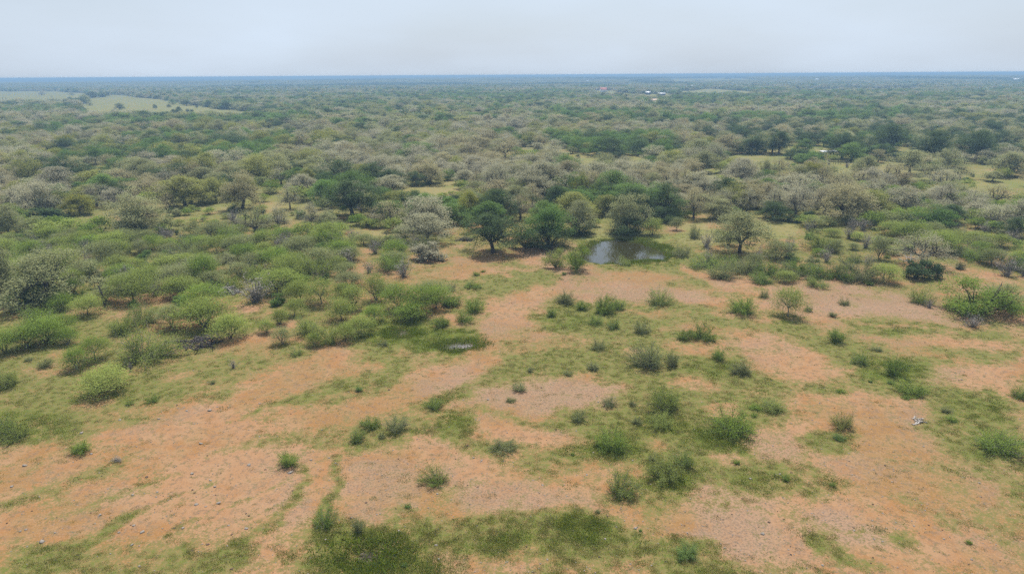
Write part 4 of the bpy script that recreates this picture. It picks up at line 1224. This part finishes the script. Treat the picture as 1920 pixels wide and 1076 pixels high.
def far_points(d0, d1, spacing, grow):
    out = []
    d = d0
    while d < d1:
        sp = spacing * (1 + grow * (d - d0) / d0)
        half = d * 0.84
        n = int(2 * half / sp)
        xs = -half + (np.arange(n) + NR.uniform(-.5, .5, n)) * sp
        ys = d + NR.uniform(-.5, .5, n) * sp
        out.append(np.stack([xs, ys], 1))
        d += sp
    p = np.concatenate(out)
    px, py, df = project(p[:, 0], p[:, 1], np.zeros(len(p)))
    keep = (px > -60) & (px < 1980)
    p = p[keep]; px = px[keep]; py = py[keep]
    c = clearing(px, py)
    dens = fbm(p[:, 0] / 120.0, p[:, 1] / 120.0, 31, 3)
    keep = ((c < .3) | (NR.uniform(size=len(p)) < .0012)) & (NR.uniform(size=len(p)) < np.clip(.55 + dens * .95, 0, 1))
    return p[keep], px[keep], py[keep]

fp, fpx, fpy = far_points(560, 2600, 8.2, 0.10)
z = gz(fp[:, 0], fp[:, 1])
pts = np.stack([fp[:, 0], fp[:, 1], z], 1)
n1 = fbm(fp[:, 0] / 60.0, fp[:, 1] / 60.0, 77, 3) + NR.normal(size=len(fp)) * .08
n2 = fbm(fp[:, 0] / 110.0, fp[:, 1] / 110.0, 91, 3) + NR.normal(size=len(fp)) * .05
idx = []
for a, b in zip(n1, n2):
    mt = RS.choice(['green', 'dark', 'green', 'mesqdim']) if b > .58 else (RS.choice(['pale', 'tan', 'pale', 'greygreen', 'greygreen']) if a > .50 else RS.choice(['greygreen', 'greygreen', 'dark', 'olive', 'dark', 'green']))
    idx.append(FARI[(mt, RS.randrange(4))])
w = NR.uniform(.75, 1.55, len(fp)); hh = w * NR.uniform(.62, .95, len(fp))
scatter_object('far_woodland', pts, np.stack([np.zeros(len(fp)), np.zeros(len(fp)), NR.uniform(0, 6.28, len(fp))], 1), np.stack([w, w, hh], 1), idx, FARP,
               'distant closed woodland of grey-green oaks')
print('far trees', len(fp))

# groves: some 14 trees each, for the last kilometres to the horizon
GROVEP = []
for k, mt in enumerate(('greygreen', 'dark', 'pale', 'olive', 'dark')):
    gr = np.random.RandomState(600 + k)
    vs, qs, nn = [], [], 0
    for t in range(14):
        c = gr.uniform(-1, 1, 2) * 20
        s = gr.uniform(.7, 1.2)
        m_ = 90
        u = gr.uniform(0, 6.28, m_); e = np.arcsin(gr.uniform(0, 1, m_)); rr = gr.uniform(.7, 1, m_)
        p = np.stack([c[0] + 6 * s * rr * np.cos(e) * np.cos(u), c[1] + 6 * s * rr * np.cos(e) * np.sin(u), (1.5 + 6.5 * rr * np.sin(e)) * s], 1)
        v, q = leaf_quads(p, 1.3, .8, gr)
        vs.append(v); qs.append(q + nn); nn += len(v)
    GROVEP.append((mesh_from('grove', np.concatenate(vs), [np.concatenate(qs)], [M[mt]]), [M[mt]]))
fp, fpx, fpy = far_points(2600, 14000, 30.0, 0.30)
pts = np.stack([fp[:, 0], fp[:, 1], gz(fp[:, 0], fp[:, 1])], 1)
n2 = fbm(fp[:, 0] / 500.0, fp[:, 1] / 900.0, 91, 3)
idx = np.where(n2 > .56, NR.choice([1, 4], len(fp)), NR.choice([0, 2, 3, 0], len(fp)))
s = NR.uniform(.85, 1.3, len(fp)) * (1 + .25 * np.clip((fp[:, 1] - 2600) / 6000, 0, 1.5))
scatter_object('horizon_woodland', pts, np.stack([np.zeros(len(fp)), np.zeros(len(fp)), NR.uniform(0, 6.28, len(fp))], 1), np.stack([s, s, NR.uniform(.8, 1.25, len(fp))], 1), idx, GROVEP,
               'blue hazy woodland along the horizon')
print('groves', len(fp))

# ------------------------------------------------------------------ grass: tussock patches on the green ground
def grass_patch(seed, n, r, hgt, wid):
    rng = np.random.RandomState(seed)
    a = rng.uniform(0, 6.28, n); rr = r * np.sqrt(rng.uniform(0, 1, n))
    c = np.stack([rr * np.cos(a), rr * np.sin(a), np.full(n, -.02)], 1)
    h = hgt * rng.uniform(.4, 1.2, n) * (1 - .4 * (rr / r) ** 2)
    b = rng.uniform(0, 6.28, n)
    side = np.stack([np.cos(b), np.sin(b), np.zeros(n)], 1) * wid
    tip = c + rng.normal(size=(n, 3)) * np.array([hgt * .5, hgt * .5, 0]); tip[:, 2] = h
    v = np.stack([c - side, c + side, tip], 1).reshape(-1, 3)
    return mesh_from('grass_patch', v, [np.arange(n * 3).reshape(n, 3)], [M['grass']])
GP = []
for k in range(3):
    me = grass_patch(700 + k, 80, .5, .12, .018)
    for mt in ('grass', 'grasslush', 'drygrass'): GP.append((me, [M[mt]]))
n = 70000
d = 46 * np.exp(NR.uniform(0, 1, n) * math.log(215 / 46.0))
ang = NR.uniform(-.72, .72, n)
x = d * np.tan(ang); y = d
g, l, f = ground_fields(x, y)
rough = fbm(x / .9, y / .9, 61, 3)
prob = sstep(.25, 1.05, g + (rough - .5) * 1.3) * .85
keep = NR.uniform(size=n) < prob
x, y, g, l = x[keep], y[keep], g[keep], l[keep]
q = ((x - POND[0]) / POND[2]) ** 2 + ((y - POND[1]) / POND[3]) ** 2
keep = q > .72
x, y, g, l = x[keep], y[keep], g[keep], l[keep]
def rim(sp, n, q0, q1):
    a = NR.uniform(0, 6.28, n); r = np.sqrt(NR.uniform(q0, q1, n))
    return np.stack([sp[0] + sp[2] * r * np.cos(a), sp[1] + sp[3] * r * np.sin(a)], 1)
east = rim(POND, 900, .15, 1.0); east = east[(east[:, 0] > POND[0] + POND[2] * .25) | (east[:, 1] < POND[1] - POND[3] * .45)][:420]
rm = np.concatenate([east, rim(POND, 560, .8, 1.4), rim(PUD_R, 110, .3, 1.5), rim(PUD_L, 80, .3, 1.5), rim(HOLLOW, 90, .3, 1.6)])
nw = 5200
wd = 46 * np.exp(NR.uniform(0, 1, nw) * math.log(150 / 46.0)); wa = NR.uniform(-.72, .72, nw)
wx_ = wd * np.tan(wa); kp = fbm(wx_ / 4.0, wd / 4.0, 83, 3) + NR.normal(size=nw) * .06 > .52
wds = np.stack([wx_[kp], wd[kp]], 1)
x = np.concatenate([x, wds[:, 0]]); y = np.concatenate([y, wds[:, 1]]); l = np.concatenate([l, NR.uniform(0, .9, len(wds))])
sedge = np.concatenate([np.zeros(len(x) - len(wds)), NR.uniform(-.95, -.3, len(wds)), np.ones(len(rm))])
x = np.concatenate([x, rm[:, 0]]); y = np.concatenate([y, rm[:, 1]]); l = np.concatenate([l, np.ones(len(rm))])
kk = NR.randint(0, 3, len(x)) * 3 + np.where(NR.uniform(size=len(x)) < l * .8, 1, np.where(NR.uniform(size=len(x)) < .28, 2, 0))
s = NR.uniform(.6, 1.3, len(x)) * (0.8 + .5 * l) * (1 + .8 * sedge) * np.where(NR.uniform(size=len(x)) < .07, NR.uniform(1.4, 2.2, len(x)), 1.0)
scatter_object('grass', np.stack([x, y, gz(x, y)], 1), np.stack([np.zeros(len(x)), np.zeros(len(x)), NR.uniform(0, 6.28, len(x))], 1), np.stack([s, s, s], 1), kk, GP,
               'short green and dry grass in patches on the soil')
print('grass patches', len(x))

# pebbles and clods strewn on the soil
def stone_mesh(seed, mat):
    rng = np.random.RandomState(seed)
    t = (1 + 5 ** .5) / 2
    v = np.array([[-1,t,0],[1,t,0],[-1,-t,0],[1,-t,0],[0,-1,t],[0,1,t],[0,-1,-t],[0,1,-t],[t,0,-1],[t,0,1],[-t,0,-1],[-t,0,1]]) / 1.9
    v = v * (1 + rng.uniform(-.28, .28, (12, 1))) * np.array([1, .8, .55])
    f = np.array([[0,11,5],[0,5,1],[0,1,7],[0,7,10],[0,10,11],[1,5,9],[5,11,4],[11,10,2],[10,7,6],[7,1,8],[3,9,4],[3,4,2],[3,2,6],[3,6,8],[3,8,9],[4,9,5],[2,4,11],[6,2,10],[8,6,7],[9,8,1]])
    return mesh_from('stone', v, [f], [mat])
SP = [(stone_mesh(800 + k, M['stone']), [M[mt]]) for k in range(3) for mt in ('stone', 'dung')]
n = 15000
d = 46 * np.exp(NR.uniform(0, 1, n) * math.log(170 / 46.0)); ang = NR.uniform(-.72, .72, n)
x = d * np.tan(ang); y = d
g, l, f = ground_fields(x, y)
keep = NR.uniform(size=n) < (.25 + .75 * sstep(.6, .2, g))
x, y = x[keep], y[keep]
s = np.exp(NR.normal(size=len(x)) * .5) * .042
kk = NR.randint(0, 3, len(x)) * 2 + (NR.uniform(size=len(x)) < .2)
scatter_object('pebbles', np.stack([x, y, gz(x, y) + .01], 1), np.stack([np.zeros(len(x)), np.zeros(len(x)), NR.uniform(0, 6.28, len(x))], 1), np.stack([s, s, s], 1), kk, SP,
               'small pale pebbles and dark clods strewn on the soil')

# ------------------------------------------------------------------ single stones
STONES = [(393,770,10),(298,786,7),(350,771,6),(377,831,9),(467,872,10),(544,885,12),(360,887,10),(410,945,12),(368,947,10),(266,997,11),(251,985,8),(247,1020,8),(187,965,9),(79,1015,14),
 (343,990,8),(462,992,9),(249,927,8),(403,913,8),(429,986,6),(47,872,10),(152,811,9),(171,850,8),(22,912,9),(395,901,7),(225,788,7),(818,1023,8),(1026,1049,6),(748,996,6),(903,863,6),(888,858,6),
 (1803,713,6),(1462,888,7),(1407,897,7),(1655,1016,6),(1100,890,6),(583,861,7),(610,1012,6),(487,757,6)]
SM = [stone_mesh(830 + k, M['stone']) for k in range(4)]
STONE_OBJ = []
for i, (px, py, w) in enumerate(STONES):
    p = at(px, py); D = depth_of(*p)
    s = w * D / FPX / 2 * .9
    o = link(bpy.data.objects.new('stone', SM[i % 4]))
    o.location = (p[0], p[1], p[2] + s * .15); o.scale = (s, s * .9, s * .7); o.rotation_euler = (R.gauss(0, .2), R.gauss(0, .2), R.uniform(0, 6.28))
    PLANTS.append(dict(o=o, kind='stone', mat='stone', px=px, py=py, w=2 * s, h=s, noun='stone', cat='stone', label=None, group=None))
DUNG = [(390,1020,9),(435,1067,9),(497,880,6),(326,990,7),(435,1002,7),(687,942,7),(896,912,6),(1139,967,6),(360,1031,6),(1600,990,6),(1484,885,6)]
DM = [stone_mesh(850 + k, M['dung']) for k in range(3)]
for i, (px, py, w) in enumerate(DUNG):
    p = at(px, py); D = depth_of(*p); s = w * D / FPX / 2 * .9
    o = link(bpy.data.objects.new('dung_pat', DM[i % 3]))
    o.location = (p[0], p[1], p[2] + s * .1); o.scale = (s, s, s * .4); o.rotation_euler = (0, 0, R.uniform(0, 6.28))
    PLANTS.append(dict(o=o, kind='dung', mat='dung', px=px, py=py, w=2 * s, h=s, noun='dung pat', cat='dung', label=None, group=None))

# ------------------------------------------------------------------ brush piles, snag, logs
def wood_pile(name, px, py, wpx, dpx, n, mat, label, long=1.0, hgt=.9, seed=1):
    p = at(px, py); D = depth_of(*p)
    rx = wpx * D / FPX / 2
    q = at(px, py - dpx); ry = max(.8, (q[1] - p[1]) / 2)
    root = link(bpy.data.objects.new(name, None)); root.location = (p[0], p[1] + ry, p[2]); root.empty_display_size = .5
    rng = np.random.RandomState(seed)
    for i in range(n):
        mb = MB()
        c = np.array([rng.normal() * rx * .42, rng.normal() * ry * .42, 0])
        r2 = math.hypot(c[0] / rx, c[1] / ry)
        c[2] = max(.06, hgt * (1 - r2) * rng.uniform(.2, 1.0))
        L_ = rng.uniform(.5, 1.25) * long; a = rng.uniform(0, 3.14)
        d = np.array([math.cos(a), math.sin(a), rng.normal() * .25]) * L_
        r = rng.uniform(.05, .13)
        cc = curve(c - d, c + d, .16, rng, 5); cc[:, 2] = np.maximum(cc[:, 2], .03)
        mb.tube(cc, np.linspace(r, r * .45, 5), 5)
        for j in range(2):
            k = rng.randint(1, 4); e = cc[k] + rng.normal(size=3) * L_ * .35; e[2] = max(.03, e[2])
            mb.tube(curve(cc[k], e, .15, rng, 3), np.array([.5, .35, .2]) * r, 4)
        mb.build('branch', mat, root)
    tag(root, label, 'brush pile')
    return root
wood_pile('brush_pile', 393, 551, 40, 10, 34, M['deaddark'], 'dark left half of the grey brush pile among mesquites', 1.2, 1.3, 3)
wood_pile('brush_pile', 420, 556, 36, 14, 30, M['dead'], 'bleached grey branch pile with upright limbs among mesquites', 1.6, 1.5, 4)
wood_pile('brush_pile', 354, 658, 78, 30, 80, M['deaddark'], 'low dark brush pile below the wide mesquite', 1.2, .8, 5)
wood_pile('brush_pile', 18, 578, 44, 10, 20, M['dead'], 'grey fallen branches at the left edge below the dark oak thicket', 1.4, .6, 6)
wood_pile('brush_pile', 872, 452, 34, 5, 26, M['deaddark'], 'dark fallen brush between the pale oak and the broad dark oak', 1.3, 1.2, 7)
wood_pile('brush_pile', 1816, 408, 30, 5, 12, M['dead'], 'grey fallen limb below the dark pointed shrub', 1.3, .8, 8)
wood_pile('brush_pile', 340, 448, 40, 6, 18, M['dead'], 'scattered pale fallen branches on grass below the two small mesquites', 1.2, .3, 9)
wood_pile('brush_pile', 868, 651, 34, 9, 16, M['dead'], 'grey soaked debris lying in the larger muddy puddle', .55, .18, 12)
wood_pile('brush_pile', 1727, 797, 22, 4, 9, M['dead'], 'short grey rotten branches on the right-hand soil', .7, .2, 10)
wood_pile('brush_pile', 1710, 490, 26, 4, 8, M['dead'], 'broken pale limb hanging under the half-bare oak', 1.4, 2.5, 11)

p = at(197, 577)
root = link(bpy.data.objects.new('dead_snag', None)); root.location = p
rng = np.random.RandomState(4)
mb = MB(); mb.tube(np.array([[0, 0, -.2], [.1, 0, 1.6], [-.15, 0, 3.0], [-.5, .1, 4.2]]), [.24, .2, .15, .08], 7); mb.build('trunk', M['deaddark'], root)
for a, z0, l in ((-2.6, 3.6, 1.9), (.3, 3.4, 1.5), (2.8, 2.6, 1.3), (-.6, 4.0, 1.2), (1.6, 1.9, .9)):
    mb = MB(); s0 = np.array([-.2 if z0 > 3 else 0, 0, z0]); mb.tube(curve(s0, s0 + np.array([l * math.cos(a), l * math.sin(a), .5]), .12, rng, 5), np.linspace(.08, .02, 5), 5)
    mb.build('branch', M['deaddark'], root)
tag(root, 'dark leafless snag between the dark oak thicket and the dense bright mesquite', 'dead tree')

# ------------------------------------------------------------------ far houses, sheds, tank, poles
M['wall'] = plain_mat('white_wall', (0.72, 0.72, 0.70), (0.62, 0.62, 0.60), 1.0, .7)
M['redroof'] = plain_mat('red_roof', (0.42, 0.13, 0.09), (0.33, 0.10, 0.075), 1.0, .7)
M['whiteroof'] = plain_mat('white_metal_roof', (0.55, 0.56, 0.58), (0.48, 0.49, 0.51), .6, .35, .5)
M['tanroof'] = plain_mat('tan_roof', (0.50, 0.36, 0.27), (0.42, 0.30, 0.22), 1.0, .7)
M['darkwall'] = plain_mat('dark_boards', (0.07, 0.065, 0.065), (0.045, 0.04, 0.04), 1.0, .8)
M['glass'] = plain_mat('dark_window', (0.04, 0.05, 0.06), (0.03, 0.035, 0.04), 1.0, .15, .5)
M['post'] = plain_mat('weathered_post', (0.14, 0.115, 0.095), (0.09, 0.075, 0.06), 4, .85)

def house(name, px, py, wm, dm, hm, rise, wall, roof, label, rz=0.0, cat='house', windows=3, over=.5):
    p = at(px, py)
    root = link(bpy.data.objects.new(name, None)); root.location = p; root.rotation_euler = (0, 0, rz)
    mb = MB(); mb.box((0, 0, hm / 2 - .3), (wm, dm, hm + .6))
    y0, y1 = -dm / 2, dm / 2
    for xs in (-wm / 2, wm / 2):       # gable ends as thin prisms
        t = .15 if xs > 0 else -.15
        v = [[xs, y0, hm], [xs, y1, hm], [xs, 0, hm + rise], [xs - t, y0, hm], [xs - t, y1, hm], [xs - t, 0, hm + rise]]
        mb.add(v, [[0, 1, 4, 3], [1, 2, 5, 4], [2, 0, 3, 5]], [[0, 2, 1], [3, 4, 5]])
    mb.build('wall', M[wall], root)
    mb = MB(); x0, x1 = -wm / 2 - over, wm / 2 + over; e = over; drop = rise / (dm / 2) * e; th = .18
    pr = [(y0 - e, hm - drop + .02), (0, hm + rise + .02), (y1 + e, hm - drop + .02)]
    v = []
    for xx in (x0, x1):
        for (yy_, zz) in pr: v.append([xx, yy_, zz])
        for (yy_, zz) in pr: v.append([xx, yy_, zz + th])
    mb.add(v, [[0, 1, 7, 6], [1, 2, 8, 7], [9, 10, 4, 3], [10, 11, 5, 4], [3, 4, 1, 0], [4, 5, 2, 1], [6, 7, 10, 9], [7, 8, 11, 10], [0, 6, 9, 3], [2, 5, 11, 8]])
    mb.build('roof', M[roof], root)
    for i in range(windows):
        xx = -wm / 2 + wm * (i + .7) / (windows + .4)
        mb = MB(); mb.box((xx, y0 - .03, hm * .52), (1.1, .1, 1.3)); mb.build('window', M['glass'], root)
    if windows:
        mb = MB(); mb.box((wm * .08, y0 - .03, 1.0), (1.0, .1, 2.0)); mb.build('door', M['darkwall'], root)
    tag(root, label, cat)
    return root
house('farmhouse', 1131, 173, 15, 9, 5.5, 4.5, 'wall', 'redroof', 'white farmhouse with a red roof among distant trees', .15, windows=4)
house('metal_barn', 1300, 166, 18, 10, 5.0, 3.2, 'wall', 'whiteroof', 'bright white metal barn in the far pasture', .05, 'barn', 0)
house('open_shed', 1215, 178, 9, 7, 4.2, 2.4, 'darkwall', 'whiteroof', 'dark shed with white roof near the far farmhouse', -.3, 'shed', 0)
house('low_shed', 1240, 179.5, 14, 7, 3.4, 1.6, 'darkwall', 'whiteroof', 'long low dark shed right of the white-roofed shed', .1, 'shed', 0)
house('tan_cottage', 1227, 197, 11, 7, 5.6, 2.2, 'wall', 'tanroof', 'small tan-roofed building half hidden in front of the sheds', .2, 'house', 2)
house('metal_barn', 1101, 154, 16, 9, 6.0, 3.0, 'wall', 'whiteroof', 'white roof near the horizon above the red-roofed farmhouse', .1, 'barn', 0)
house('metal_barn', 1531, 152, 14, 9, 6.0, 3.0, 'wall', 'whiteroof', 'small white building near the horizon, right of centre', 0, 'barn', 0)
house('metal_barn', 1906, 152.5, 26, 12, 6.0, 3.5, 'wall', 'whiteroof', 'long white building near the horizon at the right edge', 0, 'barn', 0)
# white water tank above the trees
p = at(862, 151)
root = link(bpy.data.objects.new('water_tank', None)); root.location = p
mb = MB(); prof = [(0.01, 8.0), (4.2, 8.2), (4.6, 9.0), (4.6, 14.0), (4.0, 15.2), (0.01, 16.4)]
aa = np.arange(14) * 2 * math.pi / 14
v = np.array([[r * math.cos(a), r * math.sin(a), z] for r, z in prof for a in aa])
q = [[i * 14 + j, i * 14 + (j + 1) % 14, (i + 1) * 14 + (j + 1) % 14, (i + 1) * 14 + j] for i in range(len(prof) - 1) for j in range(14)]
mb.add(v, q); mb.build('tank', M['wall'], root)
for a in range(4):
    mb = MB(); c, s_ = math.cos(a * 1.5708 + .78), math.sin(a * 1.5708 + .78)
    mb.tube(np.array([[4.4 * c, 4.4 * s_, -1], [3.6 * c, 3.6 * s_, 8.6]]), .3, 6); mb.build('leg', M['wall'], root)
tag(root, 'white water tank above the trees on the horizon', 'water tank')

# shining corrugated shelter roof beside the dark oak
p = at(1551, 293)
root = link(bpy.data.objects.new('metal_shelter', None)); root.location = p; root.rotation_euler = (0, 0, .25)
for i in range(6):
    mb = MB(); mb.box((-4.0 + i * 1.5 + .75, 0, 2.6), (1.47, 3.6, .06)); o = mb.build('roof_sheet', M['whiteroof'], root); o.rotation_euler = (math.radians(6), 0, 0)
for sx in (-3.6, 0.4, 4.6):
    for sy in (-1.5, 1.5):
        mb = MB(); mb.box((sx, sy, 1.2), (.14, .14, 2.6)); mb.build('post', M['post'], root)
tag(root, 'low metal shelter with shining pale roof left of the dark oak', 'shelter')

def fence(pxpy, n, h, label, rails=2):
    a = at(*pxpy[0]); b = at(*pxpy[1])
    root = link(bpy.data.objects.new('post_fence', None)); root.location = a
    dx, dy = b[0] - a[0], b[1] - a[1]
    for i in range(n):
        t = i / (n - 1)
        z = float(gz(a[0] + dx * t, a[1] + dy * t)) - a[2]
        mb = MB(); mb.tube(np.array([[dx * t, dy * t, z - .3], [dx * t + .03, dy * t, z + h]]), [.11, .09], 6); mb.build('post', M['post'], root)
    for r in range(rails):
        mb = MB(); mb.tube(np.array([[0, 0, h * (.45 + .4 * r)], [dx, dy, h * (.45 + .4 * r)]]), .05, 4); mb.build('rail', M['post'], root)
    tag(root, label, 'fence')
fence([(1562, 309), (1576, 309)], 4, 1.5, 'short grey pen fence in the small green field below the dark oak')
fence([(1586, 312), (1587, 309)], 2, 1.8, 'dark gate posts beside the grey-green round oak in the small field', 1)

for i, (px, py, h, lb) in enumerate([(100, 196, 9.5, 'dark utility pole standing in the pale left-hand pasture'), (8, 198, 9.0, 'left of two close utility poles at the left edge'), (14, 199, 9.0, 'right of two close utility poles at the left edge')]):
    p = at(px, py)
    root = link(bpy.data.objects.new('utility_pole', None)); root.location = p
    mb = MB(); mb.tube(np.array([[0, 0, -.5], [0, 0, h * .6], [0, 0, h * 1.35]]), [.3, .26, .2], 7); mb.build('pole', M['post'], root)
    mb = MB(); mb.box((0, 0, h * 1.28), (2.4, .18, .2)); mb.build('crossarm', M['post'], root)
    tag(root, lb, 'pole')

# trees standing singly in the far pasture
for px, py, w, h, lb in [(225,206,18,12,'round dark tree in the pale pasture, largest of those standing alone'),(291,205,10,9,'small tree in the pale pasture right of the largest one'),(317,202,9,6,'tiny tree in the far middle of the pale pasture'),
    (336,216,13,16,'taller dark tree at the near edge of the pale pasture'),(326,214,11,9,'small tree left of the taller pasture tree'),(350,199,18,12,'round tree by the far woods edge of the pale pasture'),
    (369,203,7,5,'tiny bush in the pale pasture below the woods edge'),(352,211,9,7,'small bush right of the taller pasture tree'),(360,211,8,6,'second small bush right of the taller pasture tree'),
    (412,204,12,8,'bush near the right end of the pale pasture'),(203,181,18,9,'tree clump between the two pale pastures, right part'),(172,184,30,12,'tree clump between the two pale pastures, left part'),(132,188,11,6,'small bush in the left pasture'),(124,174,8,4,'tiny dark bush at the top of the left pasture'),
    (1293,180,7,8,'dark cone-shaped tree in the far pasture below the white barn'),(1316,180,8,7,'small dark tree right of the cone-shaped one')]:
    add_plant('oak', px, py, w, h, 'dark', lb)

# ------------------------------------------------------------------ labels for the remaining plants and stones
LM = [('the pond', 1175, 470), ('the broad dark oak', 925, 440), ('the smaller puddle', 752, 622), ('the larger puddle', 865, 645), ('the dark wet hollow', 692, 1035), ('the grey brush pile', 410, 548),
      ('the dark brush pile', 355, 634), ('the dark snag', 197, 560), ('the round bright bush', 1477, 562), ('the big dense bush', 1832, 552), ('the round-crowned oak', 1386, 436), ('the half-bare oak', 1725, 465),
      ('the dense low bush', 823, 888), ('the metal shelter', 1551, 285), ('the lone field oak', 1705, 305), ('the bare clearing', 800, 350), ('the largest pale oak', 1018, 332), ('the wide tan oak', 455, 358),
      ('the leaning-trunk oak', 258, 395), ('the umbrella-shaped oak', 80, 370), ('the fan bush', 1371, 780), ('the right-edge fan bush', 1868, 815), ('the airy olive mesquite', 1221, 660), ('the left-edge thicket', 92, 520),
      ('the straw-coloured brush', 478, 545), ('the round scrub shrub', 1730, 377), ('the two mound bushes', 1062, 490), ('the rut-side bush', 608, 965), ('the lone left-soil bush', 540, 855), ('the lawn-edge dense bush', 1710, 722)]
ORD = ['nearest', 'second nearest', 'third nearest', 'fourth nearest', 'fifth nearest', 'sixth nearest', 'seventh nearest', 'eighth nearest', 'ninth nearest', 'tenth nearest']
pending = {}
for p in PLANTS:
    o = p['o']
    o['category'] = p['cat']
    if p['label']:
        o['label'] = p['label']; continue
    best = min(LM, key=lambda m_: math.hypot(m_[1] - p['px'], (m_[2] - p['py']) * 1.6))
    dx = p['px'] - best[1]; dy = (p['py'] - best[2]) * 1.6
    if abs(dx) > 2.2 * abs(dy): rel = 'left of' if dx < 0 else 'right of'
    elif abs(dy) > 2.2 * abs(dx): rel = 'behind' if dy < 0 else 'in front of'
    else: rel = ('behind and ' if dy < 0 else 'in front and ') + ('left of' if dx < 0 else 'right of')
    if p['kind'] in ('stone', 'dung'): desc = ('pale stone' if p['kind'] == 'stone' else 'dark dung pat')
    elif p['kind'] == 'twiggy': desc = 'grey leafless shrub'
    else:
        sz = {'oak': (7, 10), 'bare': (7, 10), 'mesq': (4.2, 6.0), 'bush': (1.8, 3.2), 'shrub': (2.0, 3.4), 'weed': (.7, 1.3)}[p['kind']]
        desc = ('small ' if p['w'] < sz[0] else 'large ' if p['w'] > sz[1] else 'mid-sized ') + COLNAME[p['mat']] + ' ' + {'oak': 'oak', 'bare': 'bare oak', 'mesq': 'mesquite', 'bush': 'mesquite bush', 'shrub': 'shrub', 'weed': 'weed clump'}[p['kind']]
    pending.setdefault((desc, rel, best[0]), []).append((math.hypot(dx, dy), p))
for (desc, rel, lm), lst in pending.items():
    lst.sort(key=lambda t: t[0])
    for i, (d_, p) in enumerate(lst):
        if len(lst) == 1: lb = '%s %s %s' % (desc, rel, lm)
        elif i < len(ORD): lb = '%s %s %s, %s such' % (desc, rel.replace('in front and ', 'front-').replace('behind and ', 'rear-'), lm, ORD[i])
        else: lb = '%s far %s %s, among many alike' % (desc, rel, lm); p['group'] = '%s beyond %s' % (desc, lm)
        p['o']['label'] = lb
GRP = {'oak': 'oaks of the savanna', 'bare': 'oaks of the savanna', 'mesq': 'mesquite trees', 'bush': 'mesquite bushes', 'thick': 'mesquite bushes', 'shrub': 'leafy shrubs', 'weed': 'low weed clumps', 'twiggy': 'leafless shrubs', 'stone': 'stones on the soil', 'dung': 'dung pats'}
for p in PLANTS:
    p['o']['group'] = p['group'] or GRP[p['kind']]

# ------------------------------------------------------------------ haze: even air in a closed box round the place
hz, nt = new_mat('haze_air')
ho = nt.nodes.new('ShaderNodeOutputMaterial'); hv = nt.nodes.new('ShaderNodeVolumePrincipled')
hv.inputs['Color'].default_value = (0.33, 0.53, 0.76, 1)
hv.inputs['Density'].default_value = 0.00034
hv.inputs['Anisotropy'].default_value = 0.0
for nm in ('Density Attribute', 'Color Attribute', 'Temperature Attribute'):
    if nm in hv.inputs: hv.inputs[nm].default_value = ''
nt.links.new(hv.outputs[0], ho.inputs['Volume'])
zmin = float(gh.min()) - 3.0
mb = MB(); top = 41.0
mb.box((0, 21500, (zmin + top) / 2), (240000, 44000, top - zmin))
hb = mb.build('haze', hz)
tag(hb, 'thin pale blue air haze over the whole plain', kind='stuff')
